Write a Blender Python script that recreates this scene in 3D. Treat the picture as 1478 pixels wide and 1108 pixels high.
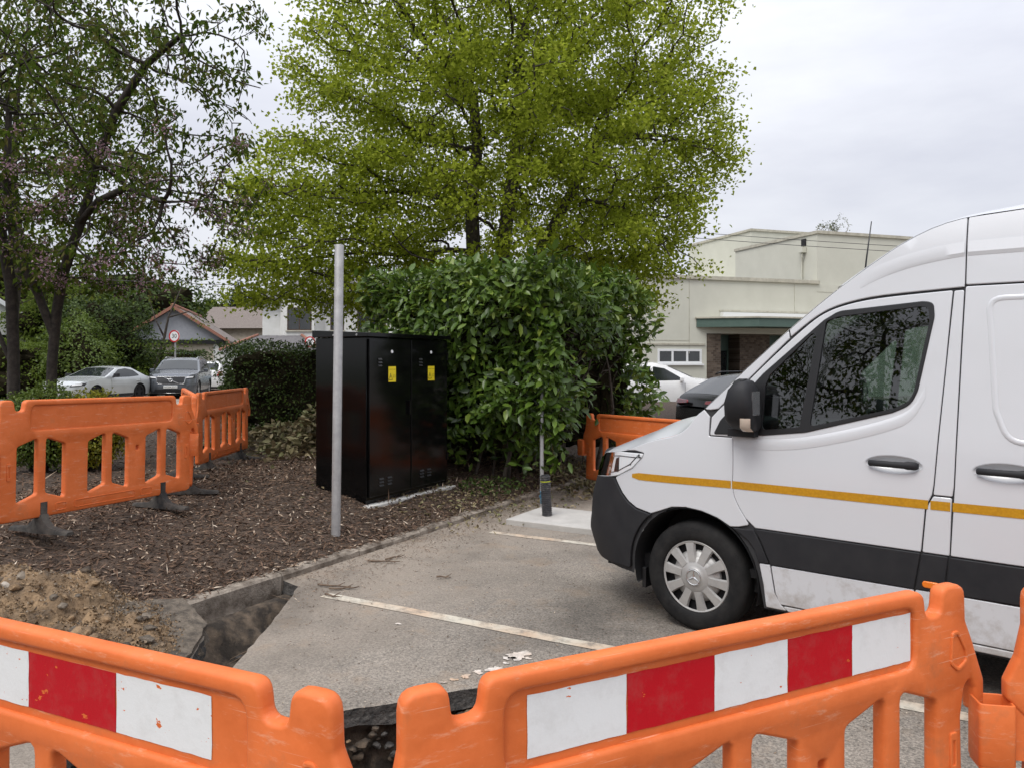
import bpy, bmesh, math, random
import numpy as np
from mathutils import Vector, Matrix
from mathutils.geometry import delaunay_2d_cdt
from mathutils.kdtree import KDTree

for o in list(bpy.data.objects): bpy.data.objects.remove(o)
SC = bpy.context.scene
COL = SC.collection
R = math.radians

# ---------------------------------------------------------------- camera
CAM_H, F_PX, HOR = 1.755, 1110.0, 520.0
cd = bpy.data.cameras.new('camera'); cam = bpy.data.objects.new('camera', cd); COL.objects.link(cam)
cam.location = (0, 0, CAM_H); cam.rotation_euler = (R(90), 0, 0)
cd.sensor_width = 36; cd.lens = 36 * F_PX / 1478.0
cd.shift_y = -(554 - HOR) / 1478.0
cd.clip_start = 0.05; cd.clip_end = 2000
SC.camera = cam

# ---------------------------------------------------------------- sky: overcast cloud deck over a Nishita sky
SUN_EL, SUN_AZ = 56.0, 215.0        # azimuth clockwise from +Y: behind the camera, to the left
wd = bpy.data.worlds.new('World'); SC.world = wd; wd.use_nodes = True
nt = wd.node_tree; nt.nodes.clear()
wo = nt.nodes.new('ShaderNodeOutputWorld'); bg = nt.nodes.new('ShaderNodeBackground')
bg.inputs['Strength'].default_value = 0.1
sky = nt.nodes.new('ShaderNodeTexSky'); sky.sky_type = 'NISHITA'; sky.sun_disc = False
sky.sun_elevation = R(SUN_EL); sky.sun_rotation = R(SUN_AZ); sky.air_density = 1.0; sky.dust_density = 3.0
tc = nt.nodes.new('ShaderNodeTexCoord')
sep = nt.nodes.new('ShaderNodeSeparateXYZ'); nt.links.new(tc.outputs['Generated'], sep.inputs[0])
mr = nt.nodes.new('ShaderNodeMapRange'); zc = nt.nodes.new('ShaderNodeMath'); zc.operation = 'MAXIMUM'; zc.inputs[1].default_value = 0.0; nt.links.new(sep.outputs['Z'], zc.inputs[0])
zp = nt.nodes.new('ShaderNodeMath'); zp.operation = 'POWER'; zp.inputs[1].default_value = 1.8; nt.links.new(zc.outputs[0], zp.inputs[0]); nt.links.new(zp.outputs[0], mr.inputs[0])
mr.inputs[1].default_value = 0.0; mr.inputs[2].default_value = 1.0; mr.inputs[3].default_value = 6.2; mr.inputs[4].default_value = 17.0
nz = nt.nodes.new('ShaderNodeTexNoise'); mpn = nt.nodes.new('ShaderNodeMapping'); mpn.inputs['Scale'].default_value = (1, 1, 3.2)
nt.links.new(tc.outputs['Generated'], mpn.inputs[0]); nt.links.new(mpn.outputs[0], nz.inputs['Vector'])
nz.inputs['Scale'].default_value = 2.1; nz.inputs['Detail'].default_value = 6; nz.inputs['Roughness'].default_value = 0.55
ramp = nt.nodes.new('ShaderNodeValToRGB'); nt.links.new(nz.outputs[0], ramp.inputs[0])
ramp.color_ramp.elements[0].position = 0.3; ramp.color_ramp.elements[0].color = (0.77, 0.79, 0.89, 1)
ramp.color_ramp.elements[1].position = 0.68; ramp.color_ramp.elements[1].color = (1.05, 1.07, 1.13, 1)
vm = nt.nodes.new('ShaderNodeVectorMath'); vm.operation = 'MULTIPLY'
nt.links.new(ramp.outputs[0], vm.inputs[0]); nt.links.new(mr.outputs[0], vm.inputs[1])
mx = nt.nodes.new('ShaderNodeMixRGB'); mx.inputs[0].default_value = 0.93
nt.links.new(sky.outputs[0], mx.inputs[1]); nt.links.new(vm.outputs[0], mx.inputs[2])
nt.links.new(mx.outputs[0], bg.inputs[0]); nt.links.new(bg.outputs[0], wo.inputs[0])

sl = bpy.data.lights.new('sun', 'SUN'); sl.energy = 1.5; sl.angle = R(28); sl.color = (1.0, 0.97, 0.92)
sun = bpy.data.objects.new('sun', sl); COL.objects.link(sun)
_az = R(SUN_AZ); _el = R(SUN_EL)
sdir = Vector((math.sin(_az) * math.cos(_el), math.cos(_az) * math.cos(_el), math.sin(_el)))
sun.rotation_euler = sdir.to_track_quat('Z', 'Y').to_euler(); sun.location = (0, 0, 30)
SC.view_settings.view_transform = 'Standard'; SC.view_settings.look = 'None'
SC.view_settings.exposure = 0.44; SC.view_settings.gamma = 1.0; SC.view_settings.use_curve_mapping = False
SC.render.engine = 'CYCLES'
cy = SC.cycles; cy.max_bounces = 5; cy.diffuse_bounces = 3; cy.glossy_bounces = 3; cy.transmission_bounces = 4; cy.use_adaptive_sampling = True; cy.adaptive_threshold = .02
cy.transparent_max_bounces = 8; cy.use_denoising = True; cy.sample_clamp_indirect = 6
cy.caustics_reflective = False; cy.caustics_refractive = False

# ---------------------------------------------------------------- helpers
def at(px, py, Y): return Vector(((px - 739) / F_PX * Y, Y, CAM_H - (py - HOR) / F_PX * Y))
def link(o, parent=None):
    COL.objects.link(o)
    if parent is not None: o.parent = parent
    return o
def tag(o, label=None, cat=None, group=None, kind=None):
    if label: o['label'] = label
    if cat: o['category'] = cat
    if group: o['group'] = group
    if kind: o['kind'] = kind
    return o
def thing(name, label, cat, loc=(0, 0, 0), rz=0.0, group=None):
    o = bpy.data.objects.new(name, None); o.empty_display_size = .2; link(o)
    o.location = loc; o.rotation_euler = (0, 0, rz)
    return tag(o, label, cat, group)
def mesh_obj(name, V, Fc, mat, parent=None, smooth=False, angle=None, recalc=True):
    me = bpy.data.meshes.new(name)
    me.from_pydata([tuple(v) for v in V], [], [tuple(f) for f in Fc]); me.update()
    if recalc: bm = bmesh.new(); bm.from_mesh(me); bmesh.ops.recalc_face_normals(bm, faces=bm.faces[:]); bm.to_mesh(me); bm.free()
    if mat: me.materials.append(mat)
    if smooth:
        me.polygons.foreach_set('use_smooth', [True] * len(me.polygons))
        if angle: 
            try: me.set_sharp_from_angle(angle=R(angle))
            except Exception: pass
    return link(bpy.data.objects.new(name, me), parent)
def np_mesh(name, V, tris_or_quads, mat, parent=None, col=None, smooth=False):
    """fast path: V (n,3) float array, faces (m,k) int array, col (n,) per-point variation value"""
    me = bpy.data.meshes.new(name); n = len(V); m, k = tris_or_quads.shape
    me.vertices.add(n); me.vertices.foreach_set('co', V.astype(np.float32).ravel())
    me.loops.add(m * k); me.loops.foreach_set('vertex_index', tris_or_quads.astype(np.int32).ravel())
    me.polygons.add(m); me.polygons.foreach_set('loop_start', np.arange(m, dtype=np.int32) * k)
    me.update(calc_edges=True)
    if col is not None:
        a = me.attributes.new('var', 'FLOAT', 'POINT'); a.data.foreach_set('value', col.astype(np.float32))
    if smooth: me.polygons.foreach_set('use_smooth', np.ones(m, bool))
    if mat: me.materials.append(mat)
    return link(bpy.data.objects.new(name, me), parent)
def bevel(o, w=0.01, seg=2, ang=35):
    b = o.modifiers.new('bevel', 'BEVEL'); b.width = w; b.segments = seg; b.limit_method = 'ANGLE'; b.angle_limit = R(ang)
    b.harden_normals = False
    return o

class MB:
    def __init__(s): s.v = []; s.f = []; s.keep = False
    def add(s, V, Fc):
        n = len(s.v); s.v += [Vector(v) for v in V]; s.f += [tuple(i + n for i in q) for q in Fc]; return s
    def box(s, a, b, M=None):
        x0, y0, z0 = a; x1, y1, z1 = b
        V = [(x0,y0,z0),(x1,y0,z0),(x1,y1,z0),(x0,y1,z0),(x0,y0,z1),(x1,y0,z1),(x1,y1,z1),(x0,y1,z1)]
        if M: V = [M @ Vector(v) for v in V]
        return s.add(V, [(0,3,2,1),(4,5,6,7),(0,1,5,4),(1,2,6,5),(2,3,7,6),(3,0,4,7)])
    def tube(s, pts, rad, n=8, caps=True):
        pts = [Vector(p) for p in pts]; m = len(pts)
        if not hasattr(rad, '__len__'): rad = [rad] * m
        V = []; up = None
        for i, p in enumerate(pts):
            t = (pts[min(i + 1, m - 1)] - pts[max(i - 1, 0)]).normalized()
            if up is None: up = Vector((0, 0, 1)) if abs(t.z) < .9 else Vector((1, 0, 0))
            a = up.cross(t).normalized(); b = t.cross(a); up = b if abs(b.dot(t)) < .9 else up
            for k in range(n):
                w = 2 * math.pi * k / n; V.append(p + (a * math.cos(w) + b * math.sin(w)) * rad[i])
        Fc = [(i*n+k, i*n+(k+1)%n, (i+1)*n+(k+1)%n, (i+1)*n+k) for i in range(m-1) for k in range(n)]
        if caps: Fc += [tuple(range(n))[::-1], tuple((m-1)*n+k for k in range(n))]
        return s.add(V, Fc)
    def lathe(s, prof, n=32, axis='z', M=None, caps=True):
        V = []
        for r, h in prof:
            for k in range(n):
                w = 2 * math.pi * k / n; c, q = r * math.cos(w), r * math.sin(w)
                V.append({'z': (c, q, h), 'y': (c, h, q), 'x': (h, c, q)}[axis])
        if M: V = [M @ Vector(v) for v in V]
        m = len(prof)
        Fc = [(i*n+k, i*n+(k+1)%n, (i+1)*n+(k+1)%n, (i+1)*n+k) for i in range(m-1) for k in range(n)]
        if caps: Fc += [tuple(range(n)), tuple((m-1)*n+k for k in range(n))]
        return s.add(V, Fc)
    def prism(s, poly, fn, t0, t1):
        """poly of 2D points; fn(a,b,t) -> 3D; simple polygon, closed solid"""
        n = len(poly)
        V = [fn(a, b, t0) for a, b in poly] + [fn(a, b, t1) for a, b in poly]
        return s.add(V, [tuple(range(n)), tuple(range(n, 2*n))] + [(i, (i+1)%n, n+(i+1)%n, n+i) for i in range(n)])
    def build(s, name, mat, parent=None, smooth=False, angle=None): return mesh_obj(name, s.v, s.f, mat, parent, smooth, angle, not s.keep)

def ccw(p):
    a = sum(p[i][0]*p[(i+1)%len(p)][1] - p[(i+1)%len(p)][0]*p[i][1] for i in range(len(p)))
    return list(p) if a > 0 else list(p)[::-1]
def rounded(poly, rad, seg=4):
    """fillet corners; rad number or per-corner list"""
    n = len(poly); out = []
    for i in range(n):
        r = rad[i] if hasattr(rad, '__len__') else rad
        p, a, b = Vector(poly[i]), Vector(poly[i-1]), Vector(poly[(i+1)%n])
        u, v = (a-p), (b-p); lu, lv = u.length, v.length
        if r <= 1e-5 or lu < 1e-6 or lv < 1e-6: out.append(tuple(p)); continue
        u.normalize(); v.normalize(); c = max(-1, min(1, u.dot(v))); th = math.acos(c)
        if th > R(172): out.append(tuple(p)); continue
        d = min(r / math.tan(th/2), lu*.48, lv*.48)
        p0, p1 = p + u*d, p + v*d
        for k in range(seg+1):
            t = k/seg; q = p0*(1-t)**2 + p*2*t*(1-t) + p1*t**2; out.append(tuple(q))
    return out
def inset(loop, e):
    """move each vertex to its left by e (inward for a ccw loop, into the material for a cw hole)"""
    n = len(loop); out = []
    for i in range(n):
        p, a, b = Vector(loop[i]), Vector(loop[i-1]), Vector(loop[(i+1)%n])
        d1, d2 = (p-a), (b-p)
        if d1.length < 1e-9 or d2.length < 1e-9: out.append(tuple(p)); continue
        d1.normalize(); d2.normalize()
        n1, n2 = Vector((-d1.y, d1.x)), Vector((-d2.y, d2.x)); m = n1 + n2
        if m.length < 1e-6: m = n1
        m.normalize(); k = e / max(.5, m.dot(n1)); out.append(tuple(p + m*k))
    return out
def pip(x, y, poly):
    c = False; n = len(poly); j = n-1
    for i in range(n):
        xi, yi = poly[i]; xj, yj = poly[j]
        if (yi > y) != (yj > y) and x < (xj-xi)*(y-yi)/(yj-yi+1e-12)+xi: c = not c
        j = i
    return c
def fill(loops, step=None):
    """triangulate outer loop minus holes; returns (pts, tris); the first sum(len) points are the loop points in order"""
    pts = []; edges = []
    for L in loops:
        n0 = len(pts); pts += [Vector(p) for p in L]; edges += [(n0+i, n0+(i+1)%len(L)) for i in range(len(L))]
    nb = len(pts)
    if step:
        xs = [p.x for p in pts]; ys = [p.y for p in pts]; off = 0
        y = min(ys)+step*.5
        while y < max(ys):
            x = min(xs)+step*(.25 if off else .75); off ^= 1
            while x < max(xs):
                x += random.uniform(-.06, .06)*step
                if pip(x, y, loops[0]) and not any(pip(x, y, h) for h in loops[1:]):
                    if min((p.x-x)**2+(p.y-y)**2 for p in pts[:nb]) > (step*.35)**2: pts.append(Vector((x, y)))
                x += step
            y += step
    r = delaunay_2d_cdt(pts, edges, [], 0, 1e-6)
    P = r[0]; T = []
    for t in r[2]:
        c = (P[t[0]]+P[t[1]]+P[t[2]])/3; ar = (P[t[1]]-P[t[0]]).cross(P[t[2]]-P[t[0]])
        if abs(ar) < 1e-8: continue
        if ar < 0: t = t[::-1]
        if pip(c.x, c.y, loops[0]) and not any(pip(c.x, c.y, h) for h in loops[1:]): T.append(tuple(t))
    # boundary lookup from input index to output index
    m = {}
    for oi, ids in enumerate(r[3]):
        for k in ids: m[k] = oi
    return P, T, m
def slab(mb, outer, holes, t, e, fn):
    """rounded-edge plate: fn(a,b,depth) -> 3D; depth from -t/2 (front) to t/2"""
    loops = [ccw(outer)] + [ccw(h)[::-1] for h in holes]
    prof = [(e, -t/2), (e*.3, -t/2+e*.3), (0, -t/2+e), (0, t/2-e), (e*.3, t/2-e*.3), (e, t/2)]
    ins = [inset(L, e) for L in loops]
    P, T, m = fill(ins)
    for d in (-t/2, t/2): mb.add([fn(p.x, p.y, d) for p in P], T)
    for L in loops:
        n = len(L); V = []
        for o, d in prof: V += [fn(a, b, d) for a, b in (inset(L, o) if o else L)]
        mb.add(V, [(i*n+k, i*n+(k+1)%n, (i+1)*n+(k+1)%n, (i+1)*n+k) for i in range(len(prof)-1) for k in range(n)])
    return mb
def weld(o, d=1e-4):
    bm = bmesh.new(); bm.from_mesh(o.data); bmesh.ops.remove_doubles(bm, verts=bm.verts[:], dist=d)
    bmesh.ops.recalc_face_normals(bm, faces=bm.faces[:]); bm.to_mesh(o.data); bm.free(); return o
def text(name, s, size, mat, parent, M, extrude=0.0):
    c = bpy.data.curves.new(name, 'FONT'); c.body = s; c.size = size; c.align_x = 'CENTER'; c.align_y = 'CENTER'; c.extrude = extrude; c.resolution_u = 3
    t = bpy.data.objects.new(name+'_curve', c); COL.objects.link(t)
    me = bpy.data.meshes.new_from_object(t); bpy.data.objects.remove(t)
    me.transform(M); me.materials.clear(); me.materials.append(mat)
    return link(bpy.data.objects.new(name, me), parent)

# value noise for terrain (numpy)
_rs = np.random.RandomState(7); _tab = _rs.rand(64, 64)
def vnoise(x, y):
    xi = np.floor(x).astype(int); yi = np.floor(y).astype(int); fx = x-xi; fy = y-yi
    fx = fx*fx*(3-2*fx); fy = fy*fy*(3-2*fy); g = lambda a, b: _tab[a % 64, b % 64]
    return (g(xi,yi)*(1-fx)+g(xi+1,yi)*fx)*(1-fy)+(g(xi,yi+1)*(1-fx)+g(xi+1,yi+1)*fx)*fy
def fbm(x, y, o=4):
    s = 0; a = .5
    for i in range(o): s = s + a*vnoise(x*2**i+17*i, y*2**i+31*i); a *= .5
    return s

# ---------------------------------------------------------------- materials
def nodes(name):
    m = bpy.data.materials.new(name); m.use_nodes = True; t = m.node_tree; return m, t, t.nodes['Principled BSDF']
def N(t, typ, **kw):
    n = t.nodes.new(typ)
    for k, v in kw.items():
        if k in n.inputs: n.inputs[k].default_value = v
        else: setattr(n, k, v)
    return n
def rgba(c): return (c[0], c[1], c[2], 1)
def pmat(name, c, rough=.5, metal=0., c2=None, scale=6., lo=.35, hi=.7, bump=0., bscale=60., coat=0., spec=.5, rough2=None, detail=6):
    m, t, b = nodes(name); co = N(t, 'ShaderNodeTexCoord')
    b.inputs['Base Color'].default_value = rgba(c); b.inputs['Roughness'].default_value = rough; b.inputs['Metallic'].default_value = metal
    b.inputs['Specular IOR Level'].default_value = spec
    if coat: b.inputs['Coat Weight'].default_value = coat; b.inputs['Coat Roughness'].default_value = .04
    if c2 is not None:
        n = N(t, 'ShaderNodeTexNoise', Scale=scale, Detail=detail, Roughness=.62); t.links.new(co.outputs['Object'], n.inputs['Vector'])
        r = N(t, 'ShaderNodeValToRGB'); t.links.new(n.outputs[0], r.inputs[0])
        r.color_ramp.elements[0].position = lo; r.color_ramp.elements[0].color = rgba(c)
        r.color_ramp.elements[1].position = hi; r.color_ramp.elements[1].color = rgba(c2)
        t.links.new(r.outputs[0], b.inputs['Base Color'])
        if rough2 is not None:
            q = N(t, 'ShaderNodeMapRange'); t.links.new(n.outputs[0], q.inputs[0]); q.inputs[1].default_value = lo; q.inputs[2].default_value = hi
            q.inputs[3].default_value = rough; q.inputs[4].default_value = rough2; t.links.new(q.outputs[0], b.inputs['Roughness'])
    if bump:
        n2 = N(t, 'ShaderNodeTexNoise', Scale=bscale, Detail=5, Roughness=.6); t.links.new(co.outputs['Object'], n2.inputs['Vector'])
        bp = N(t, 'ShaderNodeBump', Strength=bump, Distance=.02); t.links.new(n2.outputs[0], bp.inputs['Height']); t.links.new(bp.outputs[0], b.inputs['Normal'])
    return m
def leafmat(name, cols, rough=.5, trans=.35, spec=.4):
    """palette over the per-leaf attribute 'var'"""
    m, t, b = nodes(name); a = N(t, 'ShaderNodeAttribute'); a.attribute_name = 'var'
    r = N(t, 'ShaderNodeValToRGB'); t.links.new(a.outputs['Fac'], r.inputs[0]); cr = r.color_ramp
    while len(cr.elements) < len(cols): cr.elements.new(.5)
    for i, c in enumerate(cols): cr.elements[i].position = i/(len(cols)-1); cr.elements[i].color = rgba(c)
    t.links.new(r.outputs[0], b.inputs['Base Color']); b.inputs['Roughness'].default_value = rough; b.inputs['Specular IOR Level'].default_value = spec
    if trans:
        tr = N(t, 'ShaderNodeBsdfTranslucent'); mxs = N(t, 'ShaderNodeMixShader'); mxs.inputs[0].default_value = trans
        t.links.new(r.outputs[0], tr.inputs[0]); t.links.new(b.outputs[0], mxs.inputs[1]); t.links.new(tr.outputs[0], mxs.inputs[2])
        t.links.new(mxs.outputs[0], t.nodes['Material Output'].inputs[0])
    return m

M = {}
def orange_mat():
    m, t, b = nodes('orange_plastic'); co = N(t, 'ShaderNodeTexCoord')
    n = N(t, 'ShaderNodeTexNoise', Scale=3.5, Detail=8, Roughness=.7); t.links.new(co.outputs['Object'], n.inputs['Vector'])
    r = N(t, 'ShaderNodeValToRGB'); t.links.new(n.outputs[0], r.inputs[0]); e = r.color_ramp.elements
    e[0].position = .28; e[0].color = (.57, .118, .024, 1); e[1].position = .72; e[1].color = (.74, .185, .052, 1)
    # pale scuffs and dark grime
    mp = N(t, 'ShaderNodeMapping'); mp.inputs['Scale'].default_value = (9, 9, 40); mp.inputs['Rotation'].default_value = (0, .5, 0)
    t.links.new(co.outputs['Object'], mp.inputs[0])
    n2 = N(t, 'ShaderNodeTexNoise', Scale=1.0, Detail=10, Roughness=.75); t.links.new(mp.outputs[0], n2.inputs['Vector'])
    q = N(t, 'ShaderNodeMapRange'); q.inputs[1].default_value = .56; q.inputs[2].default_value = .70; q.inputs[4].default_value = .55; t.links.new(n2.outputs[0], q.inputs[0])
    m1 = N(t, 'ShaderNodeMixRGB'); m1.inputs[2].default_value = (.72, .42, .28, 1); t.links.new(q.outputs[0], m1.inputs[0]); t.links.new(r.outputs[0], m1.inputs[1])
    for rot, loc_ in (((.1, .35, 0), (0, 0, 0)), ((-.2, -.6, .3), (5, 3, 1))):      # thin pale scratches
        mp5 = N(t, 'ShaderNodeMapping'); mp5.inputs['Scale'].default_value = (2.2, 6, 130); mp5.inputs['Rotation'].default_value = rot; mp5.inputs['Location'].default_value = loc_; t.links.new(co.outputs['Object'], mp5.inputs[0])
        n5 = N(t, 'ShaderNodeTexNoise', Scale=1.0, Detail=2, Roughness=.5); t.links.new(mp5.outputs[0], n5.inputs['Vector'])
        q5 = N(t, 'ShaderNodeMapRange'); q5.inputs[1].default_value = .715; q5.inputs[2].default_value = .76; q5.inputs[4].default_value = .6; t.links.new(n5.outputs[0], q5.inputs[0])
        m5 = N(t, 'ShaderNodeMixRGB'); m5.inputs[2].default_value = (.74, .47, .34, 1); t.links.new(q5.outputs[0], m5.inputs[0]); t.links.new(m1.outputs[0], m5.inputs[1]); m1 = m5
    n3 = N(t, 'ShaderNodeTexNoise', Scale=7, Detail=9, Roughness=.7); t.links.new(co.outputs['Object'], n3.inputs['Vector'])
    q3 = N(t, 'ShaderNodeMapRange'); q3.inputs[1].default_value = .56; q3.inputs[2].default_value = .8; q3.inputs[4].default_value = .6; t.links.new(n3.outputs[0], q3.inputs[0])
    m2 = N(t, 'ShaderNodeMixRGB'); m2.inputs[2].default_value = (.22, .10, .05, 1); t.links.new(q3.outputs[0], m2.inputs[0]); t.links.new(m1.outputs[0], m2.inputs[1])
    t.links.new(m2.outputs[0], b.inputs['Base Color']); b.inputs['Roughness'].default_value = .5; b.inputs['Specular IOR Level'].default_value = .32
    n4 = N(t, 'ShaderNodeTexNoise', Scale=9, Detail=3); t.links.new(co.outputs['Object'], n4.inputs['Vector'])
    bp = N(t, 'ShaderNodeBump', Strength=.25, Distance=.02); t.links.new(n4.outputs[0], bp.inputs['Height']); t.links.new(bp.outputs[0], b.inputs['Normal'])
    return m
def tape_mat(name, c, th=.70):
    m, t, b = nodes(name); co = N(t, 'ShaderNodeTexCoord')
    n = N(t, 'ShaderNodeTexNoise', Scale=11, Detail=9, Roughness=.72); t.links.new(co.outputs['Object'], n.inputs['Vector'])
    q = N(t, 'ShaderNodeMapRange'); q.inputs[1].default_value = .50; q.inputs[2].default_value = .82; q.inputs[4].default_value = .5; t.links.new(n.outputs[0], q.inputs[0])
    m1 = N(t, 'ShaderNodeMixRGB'); m1.inputs[1].default_value = rgba(c); m1.inputs[2].default_value = (c[0]*.5+.12, c[1]*.5+.1, c[2]*.5+.08, 1); t.links.new(q.outputs[0], m1.inputs[0])
    mp = N(t, 'ShaderNodeMapping'); mp.inputs['Scale'].default_value = (13, 13, 22); mp.inputs['Location'].default_value = (3, 1, 7); t.links.new(co.outputs['Object'], mp.inputs[0])
    n2 = N(t, 'ShaderNodeTexNoise', Scale=1.6, Detail=4, Roughness=.6); t.links.new(mp.outputs[0], n2.inputs['Vector'])
    q2 = N(t, 'ShaderNodeMapRange'); q2.inputs[1].default_value = th; q2.inputs[2].default_value = th+.012; t.links.new(n2.outputs[0], q2.inputs[0])
    m2 = N(t, 'ShaderNodeMixRGB'); m2.inputs[2].default_value = (.62, .14, .03, 1); t.links.new(q2.outputs[0], m2.inputs[0]); t.links.new(m1.outputs[0], m2.inputs[1])
    t.links.new(m2.outputs[0], b.inputs['Base Color']); b.inputs['Roughness'].default_value = .45; b.inputs['Specular IOR Level'].default_value = .25
    bp = N(t, 'ShaderNodeBump', Strength=.2, Distance=.01); t.links.new(n.outputs[0], bp.inputs['Height']); t.links.new(bp.outputs[0], b.inputs['Normal'])
    return m
M['orange'] = orange_mat()
M['tape_white'] = tape_mat('white_tape', (.74, .75, .75)); M['tape_red'] = tape_mat('red_tape', (.47, .004, .012))
M['tape_white_worn'] = tape_mat('worn_white_tape', (.70, .71, .71), .655); M['tape_red_worn'] = tape_mat('worn_red_tape', (.44, .004, .012), .655)
M['rubber'] = pmat('recycled_rubber', (.030, .029, .028), .8, c2=(.10, .088, .075), scale=9, bump=.3, bscale=40, spec=.25)
M['black_gloss'] = pmat('black_powder_coat', (.0022, .0022, .0024), .13, c2=(.004, .004, .004), scale=3, bump=.012, bscale=60, spec=.3)
M['galv'] = pmat('galvanised_steel', (.30, .295, .295), .55, .4, c2=(.40, .395, .39), scale=14, bump=.05, bscale=80)
M['yellow'] = pmat('yellow_vinyl', (.80, .62, .02), .45)
M['ink'] = pmat('black_print', (.015, .013, .01), .6)
M['white_dot'] = pmat('white_plastic', (.8, .8, .8), .4)
M['concrete'] = pmat('fresh_concrete', (.36, .345, .32), .9, c2=(.46, .44, .41), scale=5, bump=.25, bscale=90)
M['kerb'] = pmat('kerb_concrete', (.105, .082, .062), .92, c2=(.31, .265, .215), scale=6, lo=.38, hi=.62, bump=.7, bscale=55, detail=10)
M['plinth'] = pmat('plinth_concrete', (.42, .41, .39), .9, c2=(.55, .54, .5), scale=12, bump=.4)
M['duct'] = pmat('black_duct_plastic', (.05, .05, .054), .45, c2=(.2, .19, .18), scale=16, lo=.5, hi=.8)
M['tapeyg'] = pmat('yellow_green_tape', (.55, .62, .02), .4)
M['blue'] = pmat('blue_polythene', (.06, .22, .38), .4, c2=(.2, .4, .5), scale=20)
M['bark'] = pmat('bark', (.030, .024, .019), .95, c2=(.085, .07, .055), scale=18, bump=.8, bscale=30)
M['bark_cherry'] = pmat('cherry_bark', (.018, .014, .011), .9, c2=(.055, .043, .035), scale=14, bump=.7, bscale=24)
M['twig'] = pmat('twig_wood', (.09, .06, .042), .95, c2=(.18, .13, .09), scale=20)
# ---------------------------------------------------------------- frames of the place
K0 = Vector((-2.28, 5.40)); KU = Vector((.5, .866)).normalized(); KD = Vector((-KU.y, KU.x))   # kerb: origin, along, into the bed
def kd2xy(u, d): p = K0 + KU*u + KD*d; return p.x, p.y
def xy2kd(x, y):
    return (x-K0.x)*KU.x+(y-K0.y)*KU.y, (x-K0.x)*KD.x+(y-K0.y)*KD.y
def bed_z(x, y, rough=True):
    x = np.asarray(x, float); y = np.asarray(y, float); u, d = xy2kd(x, y)
    z = np.interp(d, [-1, 0, .75, 1.6, 2.5, 4, 8, 15, 40], [.02, .05, .20, .38, .38, .32, .24, .19, .19])
    if rough: z = z + (fbm(x*1.7, y*1.7)-.47)*.09*np.clip(d/.3, .15, 1) + (fbm(x*9, y*9, 3)-.44)*.03
    return z
def bz(x, y): return float(bed_z(np.array([x]), np.array([y]), False)[0])

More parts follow.
